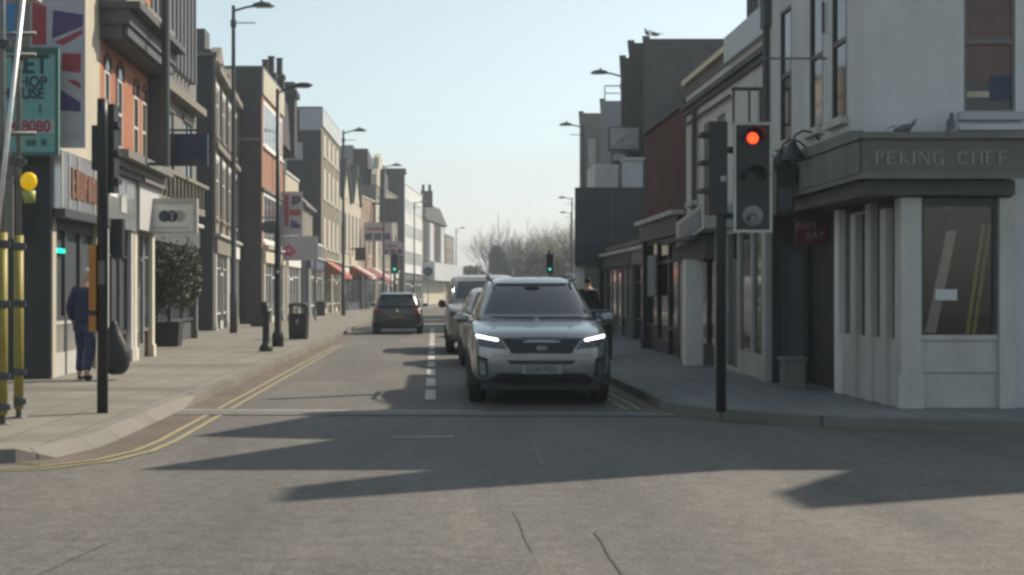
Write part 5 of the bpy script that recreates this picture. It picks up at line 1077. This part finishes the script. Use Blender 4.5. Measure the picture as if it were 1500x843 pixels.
t = thing('hanging_sign', 'dark rounded pub sign on a slim arm near the short lamp', 'sign', (-6.9, 58, 4.3)); yb = 58
b = MB(); rings = []; cx_, cz = X(396, yb), Z(333, yb)
n = 20; pl = [(cx_ + .38 * max(-.9, min(.9, 1.15 * math.cos(2 * math.pi * k / n))), cz + .26 * math.sin(2 * math.pi * k / n)) for k in range(n)]; b.prism(pl, 'y', yb, yb + .08); part(t, 'board', b, 'dark_slate')
b = MB(); b.box(-7.6, X(405, yb), yb + .02, yb + .06, Z(320, yb), Z(318, yb)); part(t, 'arm', b, 'dark_metal')
b = MB(); b.box(cx_ - .25, cx_ + .25, yb - .004, yb - .001, cz - .04, cz + .06); part(t, 'panel', b, 'dark_metal')
# flag board near
def flag(t, x0, x1, y, z0, z1, parts):
    for name, m, pl in parts:
        b = MB(); b.prism([(x0 + (x1 - x0) * u, z0 + (z1 - z0) * v) for u, v in pl], 'y', y - .004, y - .001); part(t, name, b, m)
yb = 22.3; x0, x1, z0, z1 = X(44, yb), X(125, yb), Z(217, yb), Z(-30, yb)
t = thing('flag_board', 'tall board of red white and purple flag pieces beside the teal letting board', 'flag board', ((x0 + x1) / 2, yb, z0))
b = MB(); board(b, x0, x1, yb, z0, z1); part(t, 'board', b, 'flag_white')
def uv(px, py): return ((px - 44) / 81, (217 - py) / 247)
flag(t, x0, x1, yb, z0, z1, [('flag_stripe', 'flag_red', [uv(47, 66), uv(68, 66), uv(68, 10), uv(47, 3)]), ('flag_field', 'flag_blue', [uv(76, 57), uv(121, 39), uv(122, 22), uv(78, 15)]),
    ('flag_diagonal', 'flag_red', [uv(80, 62), uv(92, 67), uv(121, 50), uv(121, 43)]), ('flag_stripe', 'flag_red', [uv(90, 104), uv(118, 107), uv(119, 79), uv(91, 78)]),
    ('flag_field', 'flag_blue', [uv(88, 162), uv(118, 164), uv(118, 150), uv(89, 132)]), ('flag_diagonal', 'flag_red', [uv(97, 117), uv(118, 131), uv(118, 123), uv(112, 118)])])
text(t, 'lettering', '2018', .17, (X(104, yb), yb - .004, Z(200, yb)), '-y', 'text_grey')
b = MB(); b.tube((x0 + .1, yb + .04, z1), (x0 + .1, yb + .4, z1), .02); b.tube((x1 - .1, yb + .04, z0 + .2), (x1 - .6, yb + .42, z0 + .2), .02); b.tube((x1 - .1, yb + .04, z0 + 1.6), (x1 - .6, yb + .42, z0 + 1.6), .02); part(t, 'fixing', b, 'scaffold')
yb = 22.0; x0, x1, z0, z1 = X(-30, yb), X(86, yb), Z(228, yb), Z(70, yb)
t = thing('letting_board', 'teal letting board with large dark capitals behind the scaffold poles', 'sign board', (x0, yb, z0))
b = MB(); board(b, x0, x1, yb, z0, z1, .05); part(t, 'board', b, 'board_teal')
b = MB()
for q in ((x0, x0 + .05, z0, z1), (x1 - .05, x1, z0, z1), (x0 + .05, x1 - .05, z0, z0 + .05), (x0 + .05, x1 - .05, z1 - .1, z1)): b.box(q[0], q[1], yb - .012, yb - .001, q[2], q[3])
part(t, 'border', b, 'board_teal_dark')
b = MB(); b.box(x0 + .05, x1 - .055, yb - .006, yb - .002, Z(196, yb), Z(176, yb)); part(t, 'phone_strip', b, 'text_grey')
for body, sz, px, py, m in (('TO LET', .40, 72, 96, 'board_text'), ('SHOP', .23, 69, 121, 'board_text'), ('HOUSE', .23, 65, 138, 'board_text'), ('4 8080', .24, 74, 186, 'text_red')):
    text(t, 'lettering', body, sz, (X(px, yb), yb - .008, Z(py, yb)), '-y', m, 'RIGHT', sx=.92, bold=.022)
b = MB(); b.box(X(38, yb), X(53, yb), yb - .005, yb - .002, Z(214, yb), Z(205, yb)); b.box(X(60, yb), X(68, yb), yb - .005, yb - .002, Z(214, yb), Z(204, yb)); b.box(X(57, yb), X(61, yb), yb - .005, yb - .002, Z(166, yb), Z(154, yb)); part(t, 'small_marks', b, 'board_teal_dark')
b = MB(); b.box(X(-25, yb), X(19, yb), yb, yb + .04, Z(350, yb), Z(244, yb)); gb = solo('grey_notice_board', 'grey notice board low on the scaffold under the teal board', 'sign board', b, 'stone_grey', (X(0, yb), yb, Z(350, yb)))
b = MB(); 
for k in range(3): b.box(X(-20, yb), X(14 - 3 * k, yb), yb - .004, yb - .001, Z(262 + 26 * k, yb), Z(256 + 26 * k, yb))
part(gb, 'print_line', b, 'dark_slate')
# scaffold: yellow sleeved standards, ledgers, brace
t = thing('scaffold', 'scaffold of tube poles with yellow sleeves at the left edge', 'scaffolding', (-4.5, 15.2, .12))
def clamp(x, y, z, r=.05): b = MB(); b.lathe([(r * .7, -.05), (r, -.04), (r, .04), (r * .7, .05)], (x, y, z), 'z', 10); b.box(x - .03, x + .09, y - .05, y - .02, z - .03, z + .03); part(t, 'clamp', b, 'dark_metal')
POL = [(-4.45, 14.8, 1.98, 8.2), (-4.50, 15.55, 1.98, 8.2), (-6.3, 18.6, 0, 8.2), (-6.45, 21.0, 0, 8.2), (-5.35, 16.4, 0, 8.2)]
for x, y, zs, zt in POL[:3]:
    b = MB(); b.tube((x, y, .12), (x, y, zt), .03, n=12); b.box(x - .08, x + .08, y - .08, y + .08, .122, .132); part(t, 'standard', b, 'scaffold', True)
    if zs:
        b = MB(); b.tube((x, y, .22), (x, y, zs + .12), .052, n=14); part(t, 'sleeve', b, 'sleeve_yellow', True)
        for z in (.3, .62, 1.36, 1.98, 2.9, 4.05): clamp(x, y, z, .058)
b = MB(); b.tube((-4.56, 14.65, 1.2), (-4.17, 14.65, 4.7), .024, n=12); part(t, 'brace', b, 'galvanised', True)
b = MB(); b.tube((-4.62, 14.68, .12), (-4.54, 14.68, 1.5), .038, n=12); part(t, 'brace_sleeve', b, 'sleeve_yellow', True)
for z in (3.2, 4.05, 4.28, 5.4):
    b = MB(); b.tube((-6.6, 15.5, z), (-4.3, 15.5, z), .024, n=10); part(t, 'ledger', b, 'scaffold', True)
b = MB(); b.box(-7.5, -4.62, 15.8, 16.9, 4.9, 4.95); part(t, 'deck', b, 'wood_pale')
rr = random.Random(5); b = MB(); n = 10
for i in range(n):
    for j in range(6):
        def q(i, j): return (-7.6 + .26 * i, 17.5 + .08 * math.sin(i * 1.9 + j), 4.6 + .38 * j + .05 * math.sin(i * 1.3))
        b.quad(q(i, j), q(i + 1, j), q(i + 1, j + 1), q(i, j + 1))
solo('tarpaulin', 'blue sheeting tied behind the scaffold at the top left', 'tarpaulin', b, 'tarp_blue', (-6.4, 17.5, 4.6), smooth=True)
t = thing('warning_lamp', 'round amber warning lamp clipped on a scaffold pole', 'warning lamp', (-4.35, 15.45, 2.4)); cx_, cz = X(42, 15.4), Z(266, 15.4)
b = MB(); b.ellipsoid((cx_, 15.4, cz), .092, .05, .1, 18, 10); part(t, 'dome', b, 'amber', True)
b = MB(); b.loft([[(cx_ + .06 * math.cos(a) + .01, 15.4 + .05 * math.sin(a), cz - .23) for a in [k * math.pi / 5 for k in range(10)]], [(cx_ + .075 * math.cos(a), 15.4 + .05 * math.sin(a), cz - .1) for a in [k * math.pi / 5 for k in range(10)]]]); part(t, 'battery_case', b, 'amber_base', True)
b = MB(); b.box(-4.48, cx_, 15.43, 15.47, cz - .04, cz + .0); part(t, 'clip', b, 'dark_metal')
# far boards
yb = 69.7
t = thing('flag_board', 'smaller distant flag board above the white letting sign', 'flag board', (-7.5, yb, 4)); x0, x1, z0, z1 = X(411, yb), X(443, yb), Z(345, yb), Z(281, yb)
b = MB(); board(b, x0, x1, yb, z0, z1, .06); part(t, 'board', b, 'flag_white')
def uv2(px, py): return ((px - 411) / 32, (345 - py) / 64)
flag(t, x0, x1, yb, z0, z1, [('flag_stripe', 'flag_red', [uv2(416, 332), uv2(423, 332), uv2(423, 286), uv2(416, 286)]), ('flag_field', 'flag_blue', [uv2(427, 302), uv2(440, 297), uv2(441, 288), uv2(427, 287)]), ('flag_stripe', 'flag_red', [uv2(424, 316), uv2(441, 316), uv2(441, 307), uv2(424, 307)]), ('flag_field', 'flag_blue', [uv2(426, 335), uv2(440, 335), uv2(440, 329), uv2(426, 321)])])
b = MB(); b.box(-7.45, x0 + .4, yb + .065, yb + .12, z1 - .3, z1 - .24); part(t, 'bracket', b, 'dark_metal')
yb = 69.4
t = thing('letting_board', 'pale letting sign with a pink diamond logo under the small flag board', 'sign board', (-7.0, yb, 3)); x0, x1, z0, z1 = X(411, yb), X(466, yb), Z(382, yb), Z(346, yb)
b = MB(); board(b, x0, x1, yb, z0, z1, .06); part(t, 'board', b, 'flag_white')
text(t, 'lettering', 'TO LET', .34, (X(443, yb), yb - .006, Z(354, yb)), '-y', 'text_grey'); cx_, cz = X(423, yb), Z(367, yb)
b = MB(); b.prism([(cx_ - .42, cz - .1), (cx_, cz - .32), (cx_ + .42, cz - .1), (cx_, cz + .34)], 'y', yb - .006, yb - .002); part(t, 'logo', b, 'pink_logo')
b = MB(); b.prism([(cx_ - .12, cz), (cx_, cz - .12), (cx_ + .12, cz), (cx_, cz + .12)], 'y', yb - .009, yb - .0065); part(t, 'logo_centre', b, 'flag_white')
b = MB(); 
for k in range(2): b.box(X(438, yb), X(463, yb), yb - .005, yb - .002, Z(364 + 7 * k, yb), Z(361 + 7 * k, yb))
part(t, 'print_line', b, 'text_grey')
b = MB(); b.tube((x1 - .15, yb + .09, .12), (x1 - .15, yb + .09, z1), .04); part(t, 'post', b, 'dark_metal')
for k, (pa, pb, ta, tb, y, lab) in enumerate(((533, 574, 326, 354, 118, 'wide purplish letting board before the buff brick house'), (560, 591, 354, 374, 122, 'lower purplish letting board left of the far green light'))):
    t = thing('letting_board', lab, 'sign board', (X(pa, y), y, Z(tb, y)), 'purplish boards down the street'); b = MB(); x0, x1, z0, z1 = X(pa, y), X(pb, y), Z(tb, y), Z(ta, y); board(b, x0, x1, y, z0, z1, .08); part(t, 'board', b, 'flag_white')
    b = MB(); w = (x1 - x0); h = z1 - z0
    for q in range(3): b.box(x0 + w * (.04 + .33 * q), x0 + w * (.29 + .33 * q), y - .01, y - .003, z0 + h * .08, z0 + h * .42)
    part(t, 'panel', b, 'flag_blue'); b = MB(); b.box(x0 + w * .1, x0 + w * .7, y - .01, y - .003, z0 + h * .6, z0 + h * .72); part(t, 'print_line', b, 'flag_red')
    b = MB(); b.tube((x0 + .1, y + .12, .12), (x0 + .1, y + .12, z0 + .3), .05); b.tube((x1 - .1, y + .12, .12), (x1 - .1, y + .12, z0 + .3), .05); part(t, 'post', b, 'dark_metal')
b = MB(); y = 112; b.box(X(520, y), X(536, y), y, y + .2, Z(382, y), Z(363, y)); q = solo('hanging_sign', 'square black hanging sign beside the red striped awning', 'sign', b, 'black_paint', (X(528, y), y, Z(382, y))); b = MB(); b.box(-6.6, X(520, y), y + .05, y + .12, Z(366, y), Z(364, y)); part(q, 'arm', b, 'dark_metal')
y = 124; t = thing('hanging_sign', 'large dark hanging sign high beside the stone gable', 'sign', (X(562, y), y, Z(326, y))); b = MB(); b.box(X(556, y), X(585, y), y, y + .3, Z(326, y), Z(291, y)); part(t, 'board', b, 'dark_slate'); b = MB(); b.box(-5.5, X(556, y), y + .1, y + .2, Z(300, y), Z(297, y)); part(t, 'arm', b, 'dark_metal')
y = 150; t = thing('round_sign', 'round dark blue sign on a post by the white shop canopy', 'sign', (X(627, y), y, .12)); b = MB(); b.lathe([(.5, 0), (.5, .06)], (X(627, y), y, Z(398, y)), 'y', 24); part(t, 'disc', b, 'navy_panel'); b = MB(); b.tube((X(627, y), y + .1, .12), (X(627, y), y + .1, Z(398, y)), .05); part(t, 'post', b, 'grey_metal')
# awnings
def awning(lab, sgm, u0, u1, zt, drop, out, cols, n):
    t = thing('awning', lab, 'awning', sgm.p(u0, 0, zt), 'shop awnings'); bs = {c: MB() for c in cols}
    for k in range(n):
        a0, a1 = lin(u0, u1, k / n), lin(u0, u1, (k + 1) / n); c = cols[k % len(cols)]; P = sgm.p; bs = {c: MB()}
        bs[c].quad(P(a0, .2, zt), P(a1, .2, zt), P(a1, out, zt - drop), P(a0, out, zt - drop)); bs[c].quad(P(a0, out, zt - drop), P(a1, out, zt - drop), P(a1, out, zt - drop - .25), P(a0, out, zt - drop - .25))
        if k == 0: bs[c].add([P(u0, .2, zt), P(u0, out, zt - drop), P(u0, .2, zt - drop)], [(0, 1, 2)])
        part(t, 'canvas', bs[c], c)
    return t
sA = Seg((-7.2, 92), (-6.95, 106)); awning('orange awning on the first shop of the pale tall house', sA, .4, 6.6, 3.55, .9, 1.5, ['awning_orange'], 1)
sB = Seg((-6.95, 106.2), (-5.95, 118)); awning('dark red and white striped awning under the slate gables', sB, 4, 11.5, 3.6, .8, 1.6, ['awning_red', 'awning_white', 'awning_red'], 3)
sC = Seg((-5.93, 118.2), (-5.1, 126.4)); awning('red and white awning in front of the buff brick house', sC, .5, 7.6, 3.6, 1.1, 2.0, ['awning_red', 'awning_red', 'awning_white'], 3)
# billboard before the grey block
yb = 62.2
t = thing('billboard', 'pale framed billboard fixed to the right hand lamp column', 'billboard', (8.3, yb, 6)); x0, x1, z0, z1 = X(891, yb), X(938, yb), Z(222, yb), Z(186, yb)
b = MB(); b.box(x0, x1, yb, yb + .2, z0, z1); part(t, 'frame', b, 'dark_slate'); b = MB(); b.box(x0 + .08, x1 - .08, yb - .01, yb - .002, z0 + .12, z1 - .06); part(t, 'face', b, 'text_grey')
b = MB(); b.prism([(x0 + .3, z0 + .3), (x0 + .5, z0 + .55), (x1 - .3, z1 - .25), (x1 - .4, z1 - .38), (x0 + .6, z0 + .35)], 'y', yb - .016, yb - .012)
for k in range(5): b.box(x0 + .15 + .22 * k, x0 + .3 + .22 * k, yb - .016, yb - .012, z0 + .16, z0 + .28)
part(t, 'print', b, 'grey_render'); b = MB(); b.box(X(895, yb), X(918, yb), yb, yb + .1, Z(241, yb), Z(223.5, yb)); part(t, 'lower_panel', b, 'dark_slate'); b = MB(); b.box(X(898, yb), X(915, yb), yb - .01, yb - .002, Z(235, yb), Z(226, yb)); part(t, 'lower_face', b, 'text_grey')
# railing on the roof beside the lamp column
yb = 79; b = MB(); zA = Z(148, 78); b.path([(X(886, yb), yb, zA), (X(886, yb), yb, zA + .95), (X(908, yb), yb, zA + .95)], .03); b.tube((X(886, yb), yb, zA + .55), (X(908, yb), yb, zA + .55), .03); solo('roof_railing', 'thin metal railing on the roof of the pale grey block', 'railing', b, 'dark_metal', (X(896, yb), yb, zA))

# ------------------------------------------------------------------ planter tree, flowers
def leaves(mb, n, cen, rad, size, r, shell=.55, clumps=None):
    cs = clumps or [Vector((r.gauss(0, .45), r.gauss(0, .45), r.gauss(0, .45))) for _ in range(22)]
    for _ in range(n):
        c = r.choice(cs); v = Vector((r.gauss(0, 1), r.gauss(0, 1), r.gauss(0, 1))).normalized() * (r.random() ** .5) * .42 + c
        if v.length > 1.05: v = v.normalized() * r.uniform(.8, 1.05)
        p = Vector(cen) + Vector((v.x * rad[0], v.y * rad[1], v.z * rad[2])); a = Vector((r.gauss(0, 1), r.gauss(0, 1), r.gauss(0, 1))).normalized(); u = a.orthogonal().normalized(); w = a.cross(u); s = size * r.uniform(.6, 1.3)
        mb.add([p - u * s, p + w * s * .4, p + u * s, p - w * s * .4], [(0, 1, 2, 3)])
t = thing('potted_tree', 'bushy olive green tree in a square black planter on the left pavement', 'tree', (-6.72, 36.4, .12)); r = random.Random(11)
b = MB(); b.loft([[(-7.0, 36.1, .12), (-6.44, 36.1, .12), (-6.44, 36.68, .12), (-7.0, 36.68, .12)], [(-7.04, 36.06, .74), (-6.40, 36.06, .74), (-6.40, 36.72, .74), (-7.04, 36.72, .74)]]); part(t, 'planter', b, 'black_cladding')
b = MB(); b.tube((-6.72, 36.4, .7), (-6.70, 36.4, 1.6), .03, .024, 8)
for k in range(9): a = k * 2.4; b.tube((-6.70, 36.4, 1.1 + .07 * k), (-6.70 + .5 * math.cos(a), 36.4 + .5 * math.sin(a), 1.6 + .14 * k), .014, .005, 5)
part(t, 'trunk', b, 'bark')
b = MB(); leaves(b, 8500, (-6.56, 36.3, 1.9), (.72, .66, 1.06), .05, r, clumps=[Vector((r.uniform(-1, 1), r.uniform(-1, 1), r.uniform(-1, .9))) * r.uniform(.5, .85) for _ in range(38)]); part(t, 'crown', b, 'leaf_olive')
t = thing('flower_planter', 'yellow green flowers in a pale pot left of the potted tree', 'planter', (-6.95, 34.4, .12))
b = MB(); b.loft([[(-7.08, 34.3, .12), (-6.84, 34.3, .12), (-6.84, 34.7, .12), (-7.08, 34.7, .12)], [(-7.12, 34.26, .62), (-6.8, 34.26, .62), (-6.8, 34.74, .62), (-7.12, 34.74, .62)]]); part(t, 'pot', b, 'terracotta_grey')
b = MB(); leaves(b, 420, (-6.93, 34.5, .82), (.26, .26, .2), .045, r); part(t, 'flowers', b, 'leaf_yellow')

# ------------------------------------------------------------------ the walker with a large bag
def skin_body(name, par, verts, edges, radii, m, root=0, lev=2):
    me = bpy.data.meshes.new(name); me.from_pydata(verts, edges, []); o = bpy.data.objects.new(name, me); link(o)
    md = o.modifiers.new('s', 'SKIN'); md.use_smooth_shade = True
    for i, rd in enumerate(radii):
        sv = me.skin_vertices[0].data[i]; sv.radius = (rd, rd) if not isinstance(rd, tuple) else rd; sv.use_root = i == root
    ms = o.modifiers.new('u', 'SUBSURF'); ms.levels = lev; ms.render_levels = lev
    dg = bpy.context.evaluated_depsgraph_get(); nm = bpy.data.meshes.new_from_object(o.evaluated_get(dg)); nm.name = name
    bpy.data.objects.remove(o); nm.materials.clear(); nm.materials.append(M[m]); nm.polygons.foreach_set('use_smooth', [True] * len(nm.polygons))
    o = bpy.data.objects.new(name, nm); link(o); o.parent = par; ORI[o.name] = Vector((0, 0, 0)); return o
def walker(name_label, loc, rz, jacket, trousers, hairm, stoop=.08, bag=True):
    t = thing('person', name_label, 'person', loc, local=True); t.rotation_euler = (0, 0, rz)
    s = stoop
    V = [(0, 0, .93), (0, .02, 1.12), (0, s * .6, 1.33), (0, s, 1.43), (0, s + .03, 1.50), (0, s + .07, 1.58), (0, s + .075, 1.70),
         (-.095, 0, .88), (-.10, .13, .50), (-.10, .02, .10), (-.10, .14, .045), (-.10, .24, .03),
         (.095, 0, .88), (.10, -.02, .49), (.10, -.22, .12), (.10, -.13, .045), (.10, -.03, .03),
         (-.17, s, 1.39), (-.235, -.03, 1.13), (-.225, .1, .90), (-.215, .13, .83), (.17, s, 1.39), (.25, .02, 1.12), (.27, .10, .88), (.27, .12, .81)]
    E = [(0, 1), (1, 2), (2, 3), (3, 4), (4, 5), (5, 6), (0, 7), (7, 8), (8, 9), (9, 10), (10, 11), (0, 12), (12, 13), (13, 14), (14, 15), (15, 16), (3, 17), (17, 18), (18, 19), (19, 20), (3, 21), (21, 22), (22, 23), (23, 24)]
    Rd = [(.15, .105), (.14, .1), (.16, .11), (.12, .085), .055, .085, .075, .085, .062, .045, .042, .032, .085, .062, .045, .042, .032, .055, .045, .033, (.036, .022), .055, .045, .033, (.036, .022)]
    for hi, sx in ((20, -1), (24, 1)):
        h = Vector(V[hi])
        for k, (dx, ln) in enumerate(((-.026, .065), (-.009, .078), (.009, .074), (.025, .06))):
            a = len(V); V.append(tuple(h + Vector((dx * .3, dx, -.035)))); V.append(tuple(h + Vector((dx * .3 + sx * -.006, dx, -.035 - ln * .55)))); V.append(tuple(h + Vector((dx * .3 + sx * -.022, dx, -.035 - ln)))); E += [(hi, a), (a, a + 1), (a + 1, a + 2)]; Rd += [.0105, .009, .0075]
        a = len(V); V.append(tuple(h + Vector((-sx * .01, .036, -.005)))); V.append(tuple(h + Vector((-sx * .018, .055, -.045)))); E += [(hi, a), (a, a + 1)]; Rd += [.012, .009]
    skin_body('body', t, V, E, Rd, 'skin')
    jv = [(0, 0, .80), (0, .01, 1.0), (0, .03, 1.15), (0, s * .6, 1.33), (0, s, 1.44), (-.17, s, 1.40), (-.24, -.03, 1.13), (-.228, .09, .92), (.17, s, 1.40), (.255, .02, 1.12), (.27, .09, .90)]
    skin_body('jacket', t, jv, [(0, 1), (1, 2), (2, 3), (3, 4), (4, 5), (5, 6), (6, 7), (4, 8), (8, 9), (9, 10)], [(.2, .15), (.19, .145), (.185, .135), (.205, .14), (.12, .09), .085, .07, .055, .085, .07, .055], jacket)
    tv = [(0, .01, 1.02), (0, 0, .88), (-.095, 0, .82), (-.10, .13, .50), (-.10, .03, .11), (.095, 0, .82), (.10, -.02, .49), (.10, -.215, .14)]
    skin_body('trousers', t, tv, [(0, 1), (1, 2), (2, 3), (3, 4), (1, 5), (5, 6), (6, 7)], [(.16, .12), (.16, .12), .105, .085, .072, .105, .085, .072], trousers)
    for sx, y, z in ((-.1, .12, .0), (.1, -.14, .0)):
        b = MB(); b.ellipsoid((sx, y, .05), .05, .145, .05, 14, 8); part(t, 'shoe', b, 'black_paint', True)
    b = MB(); b.ellipsoid((0, s + .06, 1.665), .082, .098, .09, 16, 10); part(t, 'hair', b, hairm, True)
    for sx in (-1, 1): b = MB(); b.ellipsoid((sx * .083, s + .085, 1.625), .012, .022, .034, 8, 6); part(t, 'ear', b, 'skin', True)
    b = MB(); b.ellipsoid((0, s + .185, 1.61), .014, .022, .022, 8, 6); part(t, 'nose', b, 'skin', True)
    for sx in (-1, 1): b = MB(); b.ellipsoid((sx * .034, s + .155, 1.645), .012, .008, .009, 8, 6); part(t, 'eye', b, 'black_paint', True)
    b = MB(); b.ellipsoid((0, s + .155, 1.565), .026, .008, .006, 8, 6); part(t, 'mouth', b, 'pink_logo', True)
    return t
walker('person in a navy jacket and trousers walking away behind the orange case', (-5.42, 22.3, .12), R(-6), 'jacket_navy', 'trousers_navy', 'hair_grey')
r = random.Random(2); b = MB(); rings = []
cx_, cy = -4.98, 22.35
for z, w, d in ((.20, .05, .05), (.23, .16, .14), (.36, .235, .19), (.55, .235, .18), (.72, .18, .14), (.88, .10, .09), (.99, .055, .05), (1.05, .06, .05)):
    rings.append([(cx_ + (.05 - .06 * z) + w * math.cos(a) * (1 + .16 * r.uniform(-1, 1)), cy + d * math.sin(a) * (1 + .16 * r.uniform(-1, 1)), z + .02 * r.uniform(-1, 1)) for a in [k * math.pi / 8 for k in range(16)]])
b.loft(rings); b = subsurf_mb(b, 1); solo('black_bag', 'bulging black sack carried beside the walking person', 'bag', b, 'bag_black', (cx_, cy, .2), smooth=True)
walker('person in a dark coat on the shaded right pavement behind the litter bin', (3.95, 36.5, .12), R(8), 'coat_black', 'coat_black', 'coat_black', .03)

# ------------------------------------------------------------------ bare trees, bushes and tower at the end of the street
def bare_tree(seed, h, spread, m):
    r = random.Random(seed); tr = MB(); cr = MB(); up = Vector((0, 0, 1))
    def limb(p, d, ln, rad, lev):
        n = 5; q = p
        for k in range(n):
            d = (d + Vector((r.gauss(0, .06), r.gauss(0, .06), .05 + r.gauss(0, .03)))).normalized(); e = q + d * ln / n; a = max(rad * (1 - .17 * k), .012); c = max(rad * (1 - .17 * (k + 1)), .010)
            (tr if lev == 0 else cr).tube(q, e, a, c, 5 if lev < 2 else 3, cap=False); q = e
            if lev < 3 and (k > 0 or lev == 0):
                for _ in range((3, 2, 3)[lev]):
                    ang = r.uniform(0, 2 * math.pi); u = d.orthogonal().normalized(); w = d.cross(u)
                    sd = (d + (u * math.cos(ang) + w * math.sin(ang)) * spread * r.uniform(.5, 1.4) + up * .25).normalized()
                    limb(q, sd, ln * r.uniform((.75, .45, .3)[lev], (1.15, .7, .5)[lev]), c * (.5, .42, .5)[lev], lev + 1)
    limb(Vector((0, 0, 0)), up, h * .42, h * .021, 0)
    tp = max(v[2] for v in cr.v); k = h / tp
    tr.v = [(x * k, y * k, z * k) for x, y, z in tr.v]; cr.v = [(x * k, y * k, z * k) for x, y, z in cr.v]; return tr, cr
def tree_proto(seed, h, spread, m):
    tr, cr = bare_tree(seed, h, spread, m); t = thing('bare_tree', 'x', 'tree', local=True); part(t, 'trunk', tr, m); part(t, 'crown', cr, m); return t
tA = tree_proto(3, 13, .5, 'twig'); tB = tree_proto(8, 13, .62, 'twig_olive')
TR = [(tA, 728, 238, 1.0, 'bare tree with fine upright twigs left of the round topped tower'), (None, 757, 245, 1.12, 'tallest bare tree just right of the round topped tower'), (None, 785, 232, .98, 'bare tree in the middle of the row between tower and far signal'),
      (tB, 808, 226, .95, 'olive tinted bare tree behind the right far green signal'), (None, 833, 214, .98, 'olive tinted bare tree nearest the black overhang'), (None, 745, 256, 1.1, 'tall fine bare tree directly behind the round topped tower'), (None, 818, 252, 1.1, 'olive tinted bare tree rising behind the right far signal post'), (None, 771, 250, .95, 'olive tinted bare tree standing behind the middle of the row'), (None, 852, 200, 1.1, 'bare tree half hidden by the black overhang')]
for i, (p_, px, y, s_, lab) in enumerate(TR):
    o = p_ or copy_tree(tB if 'olive' in lab else tA); place(o, (X(px, y), y, 0), i * 1.3, lab, 'bare trees at the end of the street'); o.scale = (s_ * 1.25, s_ * 1.25, s_)
for i, (px, y, w, h, lab) in enumerate(((690, 232, 3.4, 5.4, 'low olive bush farthest left at the end of the street'), (708, 228, 3.4, 5.8, 'low olive bush left of the round topped tower'), (760, 222, 4.6, 7.6, 'broad dark bush right of the round topped tower'), (795, 216, 4.2, 7.4, 'dark bush below the right far signal'), (826, 208, 4.0, 7.6, 'dark bush beside the black overhang'))):
    t = thing('bush', lab, 'bush', (X(px, y), y, 0), 'bushes at the end of the street'); r = random.Random(40 + i); b = MB(); leaves(b, 3200, (X(px, y), y, h * .5), (w, w * .8, h * .56), .24, r); part(t, 'foliage', b, 'leaf_bush')
    b = MB(); b.tube((X(px, y), y, 0), (X(px, y), y, h * .6), .15, .06, 6); part(t, 'stem', b, 'bark')
y = 210; cx_ = X(730, y); w = 1.45
t = thing('round_topped_tower', 'grey round topped tower with a thin mast among the bare trees', 'tower', (cx_, y, 0)); b = MB(); b.lathe([(w, 0), (w, 6.4), (w * 1.04, 6.45), (w * 1.04, 6.7)], (cx_, y, 0), 'z', 24); b.box(cx_ + w - .3, cx_ + w + .9, y - 1, y + 1, 0, 5.0); part(t, 'wall', b, 'tower_grey', True)
b = MB(); b.lathe([(w * 1.0, 6.7), (w * .93, 7.4), (w * .75, 8.0), (w * .42, 8.4), (.05, 8.55)], (cx_, y, 0), 'z', 24); part(t, 'dome', b, 'tower_grey', True)
b = MB(); b.tube((cx_, y, 8.4), (cx_, y, 13.2), .06, .03, 6); part(t, 'mast', b, 'dark_metal')
# ------------------------------------------------------------------ the air
HZ = bpy.data.materials.new('haze'); HZ.use_nodes = True; t_ = HZ.node_tree
for n_ in list(t_.nodes): t_.nodes.remove(n_)
o_ = t_.nodes.new('ShaderNodeOutputMaterial'); v_ = t_.nodes.new('ShaderNodeVolumePrincipled'); v_.inputs['Color'].default_value = (.80, .91, 1.0, 1); v_.inputs['Density'].default_value = HAZE; v_.inputs['Anisotropy'].default_value = .35
t_.links.new(v_.outputs[0], o_.inputs['Volume']); M['haze'] = HZ
if HAZE: b = MB(); b.box(-910, 910, -70, 1510, -1, 24); solo('haze', None, None, b, 'haze', kind='stuff')
